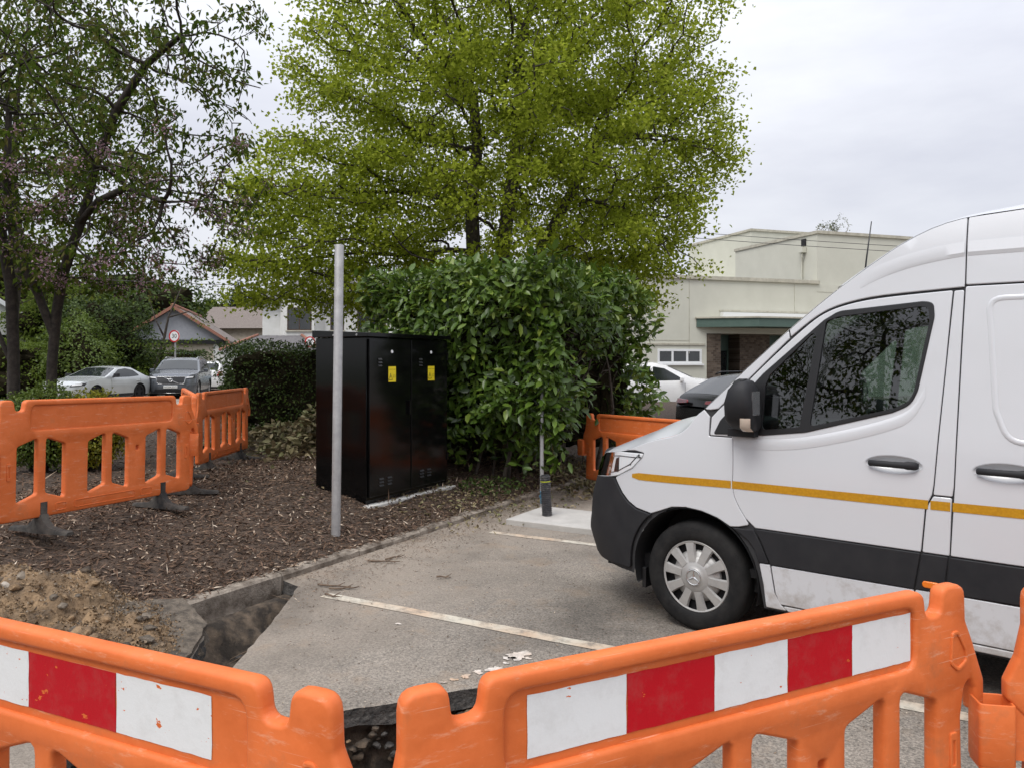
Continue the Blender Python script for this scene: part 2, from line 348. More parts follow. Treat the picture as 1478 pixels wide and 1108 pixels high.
# asphalt: speckled, dusty towards the kerb, patched
def asphalt_mat(name, dust=True, k=1.0):
    m, t, b = nodes(name); co = N(t, 'ShaderNodeTexCoord')
    n1 = N(t, 'ShaderNodeTexNoise', Scale=.9, Detail=8, Roughness=.65); t.links.new(co.outputs['Object'], n1.inputs['Vector'])
    r = N(t, 'ShaderNodeValToRGB'); t.links.new(n1.outputs[0], r.inputs[0]); e = r.color_ramp.elements
    e[0].position = .32; e[0].color = (.150*k, .131*k, .110*k, 1); e[1].position = .7; e[1].color = (.285*k, .250*k, .210*k, 1)
    v = N(t, 'ShaderNodeTexVoronoi', Scale=105.); t.links.new(co.outputs['Object'], v.inputs['Vector'])
    sp = N(t, 'ShaderNodeSeparateColor'); t.links.new(v.outputs['Color'], sp.inputs[0])
    q = N(t, 'ShaderNodeMapRange'); q.inputs[3].default_value = .66; q.inputs[4].default_value = 1.36; t.links.new(sp.outputs[0], q.inputs[0])
    mm = N(t, 'ShaderNodeVectorMath', operation='MULTIPLY'); t.links.new(r.outputs[0], mm.inputs[0]); t.links.new(q.outputs[0], mm.inputs[1])
    last = mm.outputs[0]
    # dark fine pits
    n2 = N(t, 'ShaderNodeTexNoise', Scale=60, Detail=4, Roughness=.7); t.links.new(co.outputs['Object'], n2.inputs['Vector'])
    q2 = N(t, 'ShaderNodeMapRange'); q2.inputs[1].default_value = .36; q2.inputs[2].default_value = .5; q2.inputs[3].default_value = .55; q2.inputs[4].default_value = 1; t.links.new(n2.outputs[0], q2.inputs[0])
    m3 = N(t, 'ShaderNodeVectorMath', operation='MULTIPLY'); t.links.new(last, m3.inputs[0]); t.links.new(q2.outputs[0], m3.inputs[1]); last = m3.outputs[0]
    if dust:
        dp = N(t, 'ShaderNodeVectorMath', operation='DOT_PRODUCT'); dp.inputs[1].default_value = (KD.x, KD.y, 0)
        sb = N(t, 'ShaderNodeVectorMath', operation='SUBTRACT'); sb.inputs[1].default_value = (K0.x, K0.y, 0)
        t.links.new(co.outputs['Object'], sb.inputs[0]); t.links.new(sb.outputs[0], dp.inputs[0])
        q3 = N(t, 'ShaderNodeMapRange'); q3.inputs[1].default_value = -2.6; q3.inputs[2].default_value = 0.1; t.links.new(dp.outputs['Value'], q3.inputs[0])
        n3 = N(t, 'ShaderNodeTexNoise', Scale=1.6, Detail=9, Roughness=.7); t.links.new(co.outputs['Object'], n3.inputs['Vector'])
        ad = N(t, 'ShaderNodeMath', operation='ADD'); t.links.new(q3.outputs[0], ad.inputs[0]); t.links.new(n3.outputs[0], ad.inputs[1])
        q4 = N(t, 'ShaderNodeMapRange'); q4.inputs[1].default_value = .66; q4.inputs[2].default_value = 1.38; q4.inputs[4].default_value = .85; t.links.new(ad.outputs[0], q4.inputs[0])
        n5 = N(t, 'ShaderNodeTexNoise', Scale=40, Detail=5, Roughness=.7); t.links.new(co.outputs['Object'], n5.inputs['Vector'])
        r5 = N(t, 'ShaderNodeValToRGB'); t.links.new(n5.outputs[0], r5.inputs[0]); r5.color_ramp.elements[0].color = (.15, .115, .088, 1); r5.color_ramp.elements[1].color = (.365, .315, .255, 1)
        mx = N(t, 'ShaderNodeMixRGB'); t.links.new(q4.outputs[0], mx.inputs[0]); t.links.new(last, mx.inputs[1]); t.links.new(r5.outputs[0], mx.inputs[2]); last = mx.outputs[0]
        # rusty clay smears left by the digging
        n6 = N(t, 'ShaderNodeTexNoise', Scale=2.3, Detail=7, Roughness=.68); mp6 = N(t, 'ShaderNodeMapping'); mp6.inputs['Location'].default_value = (4.2, 1.7, 0)
        t.links.new(co.outputs['Object'], mp6.inputs[0]); t.links.new(mp6.outputs[0], n6.inputs['Vector'])
        q6 = N(t, 'ShaderNodeMapRange'); q6.inputs[1].default_value = .54; q6.inputs[2].default_value = .72; q6.inputs[4].default_value = .6; t.links.new(n6.outputs[0], q6.inputs[0])
        m6 = N(t, 'ShaderNodeMixRGB'); m6.inputs[2].default_value = (.27, .195, .13, 1); t.links.new(q6.outputs[0], m6.inputs[0]); t.links.new(last, m6.inputs[1]); last = m6.outputs[0]
        # dark oily patches
        n8 = N(t, 'ShaderNodeTexNoise', Scale=.75, Detail=6, Roughness=.6); mp8 = N(t, 'ShaderNodeMapping'); mp8.inputs['Location'].default_value = (9.1, 3.4, 0)
        t.links.new(co.outputs['Object'], mp8.inputs[0]); t.links.new(mp8.outputs[0], n8.inputs['Vector'])
        q8 = N(t, 'ShaderNodeMapRange'); q8.inputs[1].default_value = .5; q8.inputs[2].default_value = .68; q8.inputs[3].default_value = 1.0; q8.inputs[4].default_value = .58; t.links.new(n8.outputs[0], q8.inputs[0])
        m8 = N(t, 'ShaderNodeVectorMath', operation='MULTIPLY'); t.links.new(last, m8.inputs[0]); t.links.new(q8.outputs[0], m8.inputs[1]); last = m8.outputs[0]
    t.links.new(last, b.inputs['Base Color']); b.inputs['Roughness'].default_value = .88
    bp = N(t, 'ShaderNodeBump', Strength=.4, Distance=.010); t.links.new(v.outputs['Distance'], bp.inputs['Height'])
    n7 = N(t, 'ShaderNodeTexNoise', Scale=1.3, Detail=3); t.links.new(co.outputs['Object'], n7.inputs['Vector'])
    bp2 = N(t, 'ShaderNodeBump', Strength=.15, Distance=.1); t.links.new(n7.outputs[0], bp2.inputs['Height']); t.links.new(bp2.outputs[0], bp.inputs['Normal'])
    t.links.new(bp.outputs[0], b.inputs['Normal'])
    return m
M['asphalt'] = asphalt_mat('asphalt'); M['road'] = asphalt_mat('road_asphalt', False, 1.15)
M['asphalt_edge'] = pmat('broken_asphalt', (.022, .021, .02), .9, c2=(.10, .09, .08), scale=25, bump=1, bscale=45)
M['clay'] = pmat('dug_soil', (.024, .018, .013), .98, c2=(.13, .095, .065), scale=9, lo=.4, hi=.72, bump=1, bscale=20)
M['spoil'] = pmat('spoil_earth', (.075, .052, .033), .98, c2=(.30, .20, .112), scale=7, lo=.36, hi=.66, bump=1, bscale=34, detail=10)
M['grit'] = pmat('asphalt_grit', (.06, .049, .038), .97, c2=(.19, .155, .118), scale=14, bump=1, bscale=50)
M['mulch'] = pmat('bark_mulch', (.024, .0155, .0105), .97, c2=(.12, .080, .054), scale=24, lo=.33, hi=.75, bump=1, bscale=60)
M['grass'] = pmat('rough_grass', (.03, .045, .012), .95, c2=(.07, .09, .03), scale=3, bump=.6, bscale=20)
M['chips'] = leafmat('wood_chips', [(.024, .015, .011), (.078, .048, .031), (.15, .095, .062), (.11, .068, .050), (.25, .175, .12), (.40, .32, .24), (.54, .46, .37)], .85, 0, .2)
def paint_mat(name, c):
    m, t, b = nodes(name); co = N(t, 'ShaderNodeTexCoord')
    n = N(t, 'ShaderNodeTexNoise', Scale=9, Detail=10, Roughness=.78); t.links.new(co.outputs['Object'], n.inputs['Vector'])
    q = N(t, 'ShaderNodeMapRange'); q.inputs[1].default_value = .46; q.inputs[2].default_value = .66; t.links.new(n.outputs[0], q.inputs[0])
    n2 = N(t, 'ShaderNodeTexNoise', Scale=70, Detail=3); t.links.new(co.outputs['Object'], n2.inputs['Vector'])
    r = N(t, 'ShaderNodeValToRGB'); t.links.new(n2.outputs[0], r.inputs[0]); r.color_ramp.elements[0].color = (.10, .088, .075, 1); r.color_ramp.elements[1].color = (.27, .23, .19, 1)
    n3 = N(t, 'ShaderNodeTexNoise', Scale=2.2, Detail=5); t.links.new(co.outputs['Object'], n3.inputs['Vector'])
    r3 = N(t, 'ShaderNodeValToRGB'); t.links.new(n3.outputs[0], r3.inputs[0]); r3.color_ramp.elements[0].position = .4; r3.color_ramp.elements[0].color = rgba(c)
    r3.color_ramp.elements[1].position = .68; r3.color_ramp.elements[1].color = (.46, .31, .20, 1)
    mx = N(t, 'ShaderNodeMixRGB'); t.links.new(q.outputs[0], mx.inputs[0]); t.links.new(r3.outputs[0], mx.inputs[1]); t.links.new(r.outputs[0], mx.inputs[2])
    t.links.new(mx.outputs[0], b.inputs['Base Color']); b.inputs['Roughness'].default_value = .85
    return m
M['road_paint'] = paint_mat('worn_road_paint', (.50, .46, .38))

# ---------------------------------------------------------------- ground
gnd = mesh_obj('ground', [(-600,-300,-.9),(600,-300,-.9),(600,900,-.9),(-600,900,-.9)], [(0,1,2,3)], M['grass']); tag(gnd, 'open ground reaching to the horizon', 'ground', kind='structure')
TRENCH = [kd2xy(.90, .09),(-1.66,5.98),(-1.615,5.2),(-1.60,4.41),(-1.575,3.58),(-1.19,3.73),(-.86,3.85),(-.54,3.975),(-.11,4.16),(-.04,4.19),
          (-.07,3.6),(-.13,2.62),(-.7,2.60),(-1.3,2.72),(-2.0,3.05),(-2.0,3.7),(-1.86,4.40),(-1.96,4.9),kd2xy(.02, .09)]
random.seed(3)
def ragged(poly, step, amp):
    out = []
    for i in range(len(poly)):
        a, b = Vector(poly[i]), Vector(poly[(i+1)%len(poly)]); n = max(1, int((b-a).length/step))
        for k in range(n):
            p = a.lerp(b, k/n)
            if k: p += Vector((random.uniform(-amp, amp), random.uniform(-amp, amp)))
            out.append((p.x, p.y))
    return out
TR = ccw(ragged(TRENCH, .07, .008))
far = [kd2xy(-40, 0), kd2xy(-1e-3, 0), kd2xy(95, 0), kd2xy(95, -140), kd2xy(-40, -140)]
far[1:1] = []
outer = [(-22.3, -29.2), kd2xy(-.05, .13), kd2xy(95, .13), (130, 40), (60, -60), (-20, -60)]
P, T, _ = fill([ccw(outer), TR[::-1]])
cp = mesh_obj('car_park', [(p.x, p.y, 0) for p in P], T, M['asphalt']); tag(cp, 'worn grey asphalt of the parking bays', 'car park', kind='structure')
# trench walls and floor
rings = [(0, 0, .0), (-.045, 0, .006), (-.09, .012, .012), (-.13, -.035, .03), (-.28, -.02, .05), (-.5, .05, .05)]
nT = len(TR); V = []
for z, o, a in rings:
    L = inset(TR, o) if o else TR
    V += [(x + random.uniform(-a, a)*.5, y + random.uniform(-a, a)*.5, z + (random.uniform(-a, a) if z < -.05 else 0)) for x, y in L]
Fw = lambda i0, i1: [(i*nT+k, i*nT+(k+1)%nT, (i+1)*nT+(k+1)%nT, (i+1)*nT+k) for i in range(i0, i1) for k in range(nT)]
tag(mesh_obj('trench_asphalt_edge', V[:3*nT], Fw(0, 2), M['asphalt_edge']), 'broken dark asphalt edge around the dug trench', 'trench edge', kind='structure')
tag(mesh_obj('trench_wall', V[2*nT:], [tuple(i-2*nT for i in f) for f in Fw(2, 5)], M['clay'], smooth=True), 'raw earth sides of the dug trench', 'trench', kind='structure')
P, T, _ = fill([inset(TR, -.12)], .055)
xs = np.array([p.x for p in P]); ys = np.array([p.y for p in P])
zs = -.66 + .26*fbm(xs*3.1, ys*3.1) + .22*fbm(xs*11, ys*11, 3) + .10*np.clip((ys-5.2), 0, 1) + .16*np.exp(-((xs+1.75)**2+(ys-4.75)**2)/.12) + .52*np.exp(-np.clip(-xy2kd(xs, ys)[1], 0, 9)/.28)*np.clip((ys-4.6)/.6, 0, 1)
zs = np.where(xy2kd(xs, ys)[1] > -.06, np.minimum(zs, -.13), np.minimum(zs, -.09))
tag(mesh_obj('trench_floor', list(zip(xs, ys, zs)), T, M['clay'], smooth=True), 'loose dark soil in the bottom of the trench', 'trench', kind='structure')

# planting bed
us = np.concatenate([np.arange(-7, 9, .09), np.arange(9, 60, .8)]); ds = np.concatenate([np.arange(0.06, 4.2, .09), np.arange(4.2, 12, .3), np.arange(12, 130, 3.0)])
U, D = np.meshgrid(us, ds, indexing='ij'); X = K0.x+KU.x*U+KD.x*D; Y = K0.y+KU.y*U+KD.y*D
Z = bed_z(X, Y); nu, nd = U.shape
idx = np.arange(nu*nd).reshape(nu, nd)
Q = np.stack([idx[:-1,:-1], idx[1:,:-1], idx[1:,1:], idx[:-1,1:]], -1).reshape(-1, 4)
bed = np_mesh('planting_bed', np.stack([X.ravel(), Y.ravel(), Z.ravel()], 1), Q, M['mulch'], smooth=True); tag(bed, 'bark mulch bed behind the kerb', 'planting bed', kind='structure')

# kerb of separate stones
kerb = bpy.data.objects.new('kerb', None); link(kerb); tag(kerb, 'low concrete kerb along the mulch bed', 'kerb', kind='structure')
def kerb_stone(u0, u1, dz, dd):
    mb = MB(); n = 8; pr = [(-.02, -.36), (-.02, .04), (.0, .058), (.085, .062), (.10, .05), (.10, -.36)]
    V = []
    for i in range(n+1):
        u = u0+.006+(u1-u0-.012)*i/n
        for d, z in pr:
            x, y = kd2xy(u, d+dd); j = (0 if z < 0 else random.uniform(-.004, .004)); V.append((x, y, z+dz+j))
    m = len(pr); Fq = [(i*m+k, i*m+(k+1)%m, (i+1)*m+(k+1)%m, (i+1)*m+k) for i in range(n) for k in range(m)] + [tuple(range(m)), tuple(n*m+k for k in range(m))]
    mb.add(V, Fq); return mb.build('kerb_stone', M['kerb'], kerb)
u = -.06
for i in range(16):
    kerb_stone(u, u+.915, random.uniform(-.006, .006), random.uniform(-.006, .006)); u += .915

# parking-bay lines
def strip(name, a, b, w, mat, z=.004, n=26, rag=.006):
    a, b = Vector(a), Vector(b); d = (b-a).normalized(); p = Vector((-d.y, d.x)); V = []
    for i in range(n+1):
        c = a.lerp(b, i/n)
        for s in (-1, 1): q = c + p*s*(w/2+random.uniform(-rag, rag)); V.append((q.x, q.y, z))
    return mesh_obj(name, V, [(2*i, 2*i+2, 2*i+3, 2*i+1) for i in range(n)], mat)
LD = Vector((.879, -.477))
tag(strip('bay_line', (-1.40, 5.76), Vector((-1.40, 5.76))+LD*5.6, .105, M['road_paint']), 'worn cream bay line running from the kerb under the van wheel', 'road marking', kind='structure')
tag(strip('bay_line', (-.22, 7.87), Vector((-.22, 7.87))+LD*5.6, .095, M['road_paint']), 'faded bay line in front of the concrete slab', 'road marking', kind='structure')
def splat(name, c, r, seed):
    rr = random.Random(seed); n = 34; ph = [rr.random()*6.28 for _ in range(4)]
    rad = lambda a: r*(.8+.22*math.sin(2*a+ph[0])+.16*math.sin(3*a+ph[1])+.12*math.sin(7*a+ph[2])+.08*math.sin(13*a+ph[3]))
    pts = [(c[0]+rad(6.283*i/n)*math.cos(6.283*i/n)*1.15, c[1]+rad(6.283*i/n)*math.sin(6.283*i/n)) for i in range(n)]
    return mesh_obj(name, [(x, y, .0045) for x, y in pts], [tuple(range(n))], M['splat'])
M['splat'] = paint_mat('cement_splash', (.66, .65, .62))
for i, (px, py, r) in enumerate([(748, 946, .075), (716, 966, .05), (735, 950, .035), (690, 970, .03), (672, 976, .03), (655, 981, .022), (640, 985, .018), (730, 957, .018), (762, 950, .02), (575, 900, .02)]):
    Yv = CAM_H*F_PX/(py-HOR); tag(splat('cement_splash', ((px-739)/F_PX*Yv, Yv), r, i+2), 'white cement splashed on the asphalt', 'cement mark', kind='structure')

# spoil heap and the lifted asphalt
SG = .02; gx = np.arange(-4.3, -1.85, SG); gy = np.arange(3.2, 6.0, SG); X, Y = np.meshgrid(gx, gy, indexing='ij')
uu, dd = xy2kd(X, Y)
def spoil_h(X, Y):
    g = lambda cx, cy, sx, sy, h: h*np.exp(-((X-cx)/sx)**2-((Y-cy)/sy)**2)
    return g(-2.80, 4.90, .34, .30, .24)+g(-3.35, 4.80, .45, .35, .17)+g(-2.40, 4.62, .34, .36, .11)+g(-2.6, 4.2, .6, .4, .14)+g(-3.4, 4.1, .7, .6, .16)
base = np.where(dd > 0, bed_z(X, Y, False), 0.0)
hh = spoil_h(X, Y); lump = (fbm(X*4, Y*4)-.47)*.22+np.abs(fbm(X*9, Y*9, 3)-.44)*.22+(fbm(X*26, Y*26, 2)-.38)*.07
fade = np.clip(hh/.07, 0, 1)
Z = base + hh*1.0 + lump*fade*.8 - .06*(1-fade) - .015
edge = np.clip((X+1.9)/-.12, 0, 1); Z = Z*edge - .05*(1-edge)
n1, n2 = X.shape; idx = np.arange(n1*n2).reshape(n1, n2)
Q = np.stack([idx[:-1,:-1], idx[1:,:-1], idx[1:,1:], idx[:-1,1:]], -1).reshape(-1, 4)
qx = X.ravel()[Q].mean(1); qy = Y.ravel()[Q].mean(1); Q = Q[[not (pip(a, b, TR) or (a > -2.24 and b > 4.95) or (xy2kd(a, b)[0] > -.02 and xy2kd(a, b)[1] < .1)) for a, b in zip(qx, qy)]]
sp = np_mesh('spoil_heap', np.stack([X.ravel(), Y.ravel(), Z.ravel()], 1), Q, M['spoil'], smooth=True); tag(sp, 'heap of dug brown earth beside the trench', 'soil heap', kind='structure')
def spoil_z(x, y):
    i = int(np.clip((x-gx[0])/SG, 0, n1-1)); j = int(np.clip((y-gy[0])/SG, 0, n2-1)); return max(float(Z[i, j]), bz(x, y) if xy2kd(x, y)[1] > 0 else 0)
M['stone'] = pmat('stone', (.10, .08, .06), .9, c2=(.26, .215, .165), scale=6, bump=.4)
M['stone_pale'] = pmat('pale_stone', (.26, .225, .18), .9, c2=(.46, .41, .35), scale=6, bump=.4)
def rock(name, loc, r, mat, parent, seed, sq=(1, 1, .7)):
    rr = random.Random(seed); bm = bmesh.new(); bmesh.ops.create_icosphere(bm, subdivisions=2, radius=1)
    a = [Vector((rr.uniform(-1,1), rr.uniform(-1,1), rr.uniform(-1,1))).normalized() for _ in range(7)]
    for v in bm.verts:
        s = 1.0
        for q in a: s = min(s, .62/max(.01, v.co.normalized().dot(q)) if v.co.normalized().dot(q) > .62 else 1.0)
        v.co = Vector((v.co.x*sq[0], v.co.y*sq[1], v.co.z*sq[2]))*s*r*rr.uniform(.95, 1.05)
    bmesh.ops.rotate(bm, verts=bm.verts, matrix=Matrix.Rotation(rr.random()*6, 3, 'Z') @ Matrix.Rotation(rr.uniform(-.4, .4), 3, 'X'))
    me = bpy.data.meshes.new(name); bm.to_mesh(me); bm.free(); me.materials.append(mat)
    o = bpy.data.objects.new(name, me); o.location = loc; return link(o, parent)
rr = random.Random(11)
for i in range(290):
    x, y = rr.uniform(-4.0, -2.0), rr.uniform(3.9, 5.4)
    if i > 8 and (spoil_h(x, y) < .05 or pip(x, y, TR)): continue
    if i < 9: x, y = [(-3.1, 4.72), (-3.23, 4.60), (-3.02, 4.42), (-2.42, 5.02), (-2.36, 4.95), (-2.28, 4.8), (-3.38, 4.9), (-2.62, 4.45), (-2.1, 4.9)][i]
    r = (rr.uniform(.025, .042) if i < 9 else rr.choice([.010, .013, .016, .02, .028, .036, .045])*rr.uniform(.8, 1.3))
    rock('stone', (x, y, spoil_z(x, y)+r*.05), r, M[('stone_pale' if i % 3 == 0 else 'stone') if i < 9 else rr.choice(['spoil', 'spoil', 'spoil', 'spoil', 'spoil', 'spoil', 'clay', 'grit', 'grit', 'stone', 'stone'])], sp, i)
# lifted slab of asphalt on the trench edge
slabp = [(-2.42, 4.30), (-1.88, 4.36), (-1.97, 4.98), (-2.27, 5.30), (-2.52, 5.05), (-2.62, 4.6)]
slabp = ccw(ragged(slabp, .08, .012)); mb = MB()
pl = lambda x, y: .075 + (-.21)*(x+2.1) + .02*(y-4.7)
nS = len(slabp); P, T, _ = fill([slabp], .07)
V = [(p.x, p.y, pl(p.x, p.y)+.012*(fbm(np.array([p.x*9]), np.array([p.y*9]))[0]-.4)) for p in P]; mb.add(V, T)
V2 = [(x, y, pl(x, y)) for x, y in slabp] + [(x+random.uniform(-.02,.01), y+random.uniform(-.02,.02), pl(x, y)-.05) for x, y in slabp] + [(x+random.uniform(-.03,.03), y+random.uniform(-.03,.03), pl(x, y)-.11) for x, y in slabp]
mb.add(V2, [(i*nS+k, i*nS+(k+1)%nS, (i+1)*nS+(k+1)%nS, (i+1)*nS+k) for i in range(2) for k in range(nS)])
tag(mb.build('asphalt_chunk', M['grit'], smooth=True, angle=40), 'lifted slab of broken asphalt leaning at the trench edge', 'asphalt chunk')
# rubble and roots in the trench
tf = bpy.data.objects['trench_floor']
for i in range(60):
    if i < 40: x, y = rr.uniform(-1.9, -1.62), rr.uniform(4.3, 6.1)
    else: x, y = rr.uniform(-1.4, -.15), rr.uniform(3.0, 3.9)
    if pip(x, y, TR): rock('stone', (x, y, -.33+rr.uniform(-.05, .08)), rr.uniform(.015, .05), M[rr.choice(['clay', 'stone', 'asphalt_edge'])], tf, 300+i)
for i in range(150):
    k = rr.random(); x = -1.5+1.42*k; y = 3.60+.44*(x+1.5)/1.0*.93; o_ = rr.random(); z = -.10-.38*o_
    rock('clod', (x+rr.uniform(-.02, .02), y-.03-.16*o_*rr.random(), z), rr.choice([.014, .02, .028, .04]), M[rr.choice(['clay', 'clay', 'asphalt_edge', 'spoil'])], tf, 700+i)
mb = MB()
for i in range(34):
    y0 = rr.uniform(4.9, 5.9); p = Vector((-1.63, y0, -.1-rr.random()*.1)); pts = [p.copy()]
    d = Vector((-.6, rr.uniform(-.8, .5), rr.uniform(-.7, .1)))
    for k in range(5): p = p + d.normalized()*.06; d += Vector((rr.uniform(-.5,.5), rr.uniform(-.5,.5), rr.uniform(-.6,.2))); pts.append(p.copy())
    mb.tube(pts, [.006, .005, .004, .003, .002, .001], 5)
tag(mb.build('root_tangle', M['twig'], None, True), 'tangle of torn thin roots hanging in the trench', 'roots', kind='stuff')
# ---------------------------------------------------------------- barriers
def make_barrier(name, label, loc, rz, tape=None, lean=(0, 0), group='orange plastic pedestrian barriers', seed=0):
    t = thing(name, label, 'barrier', loc, rz, group); t.rotation_euler = (lean[0], lean[1], rz)
    T_ = .052; fn = lambda a, b, d: (a, d, b)
    out = [(-.97, .135), (-.955, .60), (-1.02, .665), (-1.02, .72), (-.985, .80), (-.965, .90), (-.965, 1.03), (-.855, 1.03), (-.845, .945), (-.775, .945), (-.765, 1.03),
           (.745, 1.03), (.755, .945), (.825, .945), (.835, 1.03), (.945, 1.03), (.95, .91), (.985, .84), (1.045, .70), (1.045, .60), (1.0, .60), (.995, .68), (.975, .715), (.945, .70), (.925, .60), (.94, .135), (.90, .12), (-.93, .12)]
    rads = [.03,.03,.02,.02,.03,.03,.045,.035,.03,.03,.04,.04,.03,.03,.035,.045,.04,.04,.04,.012,.012,.02,.02,.03,.05,.03,.03,.03]
    out = rounded(out, rads, 4)
    rec = rounded([(-.715, .985), (-.715, .795), (.705, .795), (.705, .985)], .05, 5)
    holes = [rec]
    for c in (-.62, 0, .60):
        holes.append(rounded([(c-.205, .245), (c-.035, .305), (c-.035, .735), (c-.205, .675)], .025, 3))
        holes.append(rounded([(c+.035, .305), (c+.205, .245), (c+.205, .675), (c+.035, .735)], .025, 3))
    holes.append(rounded([(.285, .56), (.285, .60), (.315, .60), (.315, .56)], .008, 2))
    mb = MB(); slab(mb, out, holes, T_, .012, fn); body = mb.build('body', M['orange'], t, True, 50); weld(body)
    mb = MB(); slab(mb, rounded([(-.72, .99), (-.72, .79), (.71, .79), (.71, .99)], .05, 5), [], .022, .004, fn); mb.build('recess_panel', M['orange'], t, True, 40)
    # moulded raised frames and clip bosses
    for (x0, x1, z0, z1) in [(-.33, .28, .15, .215), (.34, .47, .15, .215), (-.50, -.40, .15, .215)]:
        mb = MB(); o = rounded([(x0, z0), (x1, z0), (x1, z1), (x0, z1)], .018, 3); i = ccw(rounded([(x0+.008, z0+.008), (x1-.008, z0+.008), (x1-.008, z1-.008), (x0+.008, z1-.008)], .014, 3))
        slab(mb, o, [i], T_+.008, .003, fn); mb.build('moulded_frame', M['orange'], t, True, 40)
    mb = MB(); slab(mb, rounded([(.865, .78), (.905, .75), (.955, .775), (.945, .82), (.905, .885), (.872, .885)], .02, 4), [ccw(rounded([(.875, .787), (.905, .765), (.943, .785), (.935, .817), (.9, .872), (.88, .872)], .016, 4))], T_+.012, .004, fn)
    mb.build('moulded_frame', M['orange'], t, True, 40)
    for x in (-.89, .88):
        mb = MB(); o = rounded([(x-.016, .43), (x+.016, .43), (x+.016, .56), (x-.016, .56)], .006, 2); i = ccw([(x-.007, .455), (x+.007, .455), (x+.007, .535), (x-.007, .535)])
        slab(mb, o, [i], T_+.012, .003, fn); mb.build('clip_boss', M['orange'], t, True, 40)
    # socket box on the left end, open at the top
    mb = MB(); o = rounded([(-.055, -.05), (.055, -.05), (.055, .05), (-.055, .05)], .014, 3); i = ccw(rounded([(-.046, -.041), (.046, -.041), (.046, .041), (-.046, .041)], .01, 3))
    slab(mb, o, [i], .20, .004, lambda a, b, d: (-1.055+a, b, .555+d)); slab(mb, [(p[0]*.95, p[1]*.95) for p in o], [], .02, .004, lambda a, b, d: (-1.055+a, b, .452+d))
    mb.box((-1.0, -.02, .47), (-.955, .02, .64)); mb.build('socket', M['orange'], t, True, 40)
    # feet
    for x in (-.60, .60):
        mb = MB(); st = [(-.31, .03, .022), (-.30, .034, .03), (-.20, .036, .034), (-.11, .04, .05), (-.055, .043, .095), (-.036, .045, .14), (.036, .045, .14), (.055, .043, .095), (.11, .04, .05), (.20, .036, .034), (.30, .034, .03), (.31, .03, .022)]
        V = []
        for y, w, h in st: V += [(x-w*1.15, y, 0), (x-w*1.05, y, h*.6), (x-w*.72, y, h), (x+w*.72, y, h), (x+w*1.05, y, h*.6), (x+w*1.15, y, 0)]
        n = len(st); mb.add(V, [(i*6+k, i*6+(k+1)%6, (i+1)*6+(k+1)%6, (i+1)*6+k) for i in range(n-1) for k in range(6)] + [tuple(range(6)), tuple((n-1)*6+k for k in range(6))])
        mb.box((x-.028, -.031, .13), (x+.028, .031, .235)); mb.build('foot', M['rubber'], t, True, 40)
    if tape:
        for a, b, c in tape:
            mb = MB(); pts = []; n = 10
            rr = random.Random(seed+int(a*100)); V = []
            for i in range(n+1):
                for k in range(5):
                    V.append((a+(b-a)*i/n + (rr.uniform(-.002, .002) if 0 < k < 4 and i in (0, n) else 0), -.0125-rr.random()*.0006, .8175+.15*k/4 + rr.uniform(-.001, .001)))
            mb.add(V, [(i*5+k, (i+1)*5+k, (i+1)*5+k+1, i*5+k+1) for i in range(n) for k in range(4)])
            mb.build('reflective_band', M[('tape_red' if c == 'r' else 'tape_white')+('_worn' if seed == 9 else '')], t, True)
    return t
bands = lambda xs, s: [(xs[i]+.001, xs[i+1]-.001, s[i]) for i in range(len(s))]
BR = math.atan2(.803, 1.634)
make_barrier('safety_barrier', 'orange barrier with red and white reflective strip in front of the van', (.617, 2.11, 0), BR, bands([-.655, -.372, -.09, .176, .435, .695], 'wrwrw'), seed=4)
make_barrier('safety_barrier', 'orange barrier with scratched red and white strip in the lower left foreground', (-1.238, 2.064, 0), math.atan2(-.37, .81), bands([-.705, -.40, -.072, .268, .591], 'rwrw'), seed=9)
make_barrier('safety_barrier', 'orange barrier cut off by the right edge, its socket holding the next hook', (2.60, 2.32, 0), R(-10), None)
make_barrier('safety_barrier', 'plain orange barrier standing on the mulch near the cherry trunks', (-3.46, 6.55, bz(-3.46, 6.55)+.03), math.atan2(1.7, .63), None, lean=(0, R(1.2)))
make_barrier('safety_barrier', 'orange barrier seen nearly end-on behind the plain mulch barrier', (-3.60, 8.42, bz(-3.6, 8.42)+.02), math.atan2(2.0, -.98), None, lean=(R(3), 0))
make_barrier('safety_barrier', 'orange barrier at the back of the mulch beside the dark hedge', (-3.985, 10.65, bz(-3.985, 10.65)), math.atan2(1.9, -.03), None)
make_barrier('safety_barrier', 'orange barrier beyond the van bonnet, at the end of the laurel hedge', (1.66, 9.90, 0), math.atan2(-.87, .73), None)

# ---------------------------------------------------------------- cabinet
M['vent'] = pmat('vent_edge', (.03, .03, .032), .35)
CW, CDp, CH = 1.50, .74, 1.86      # width along the kerb, depth, height
cab = thing('electrical_cabinet', 'tall glossy black electrical cabinet with two yellow warning labels', 'cabinet', (-1.545, 8.20, .19), math.atan2(KU.y, KU.x))
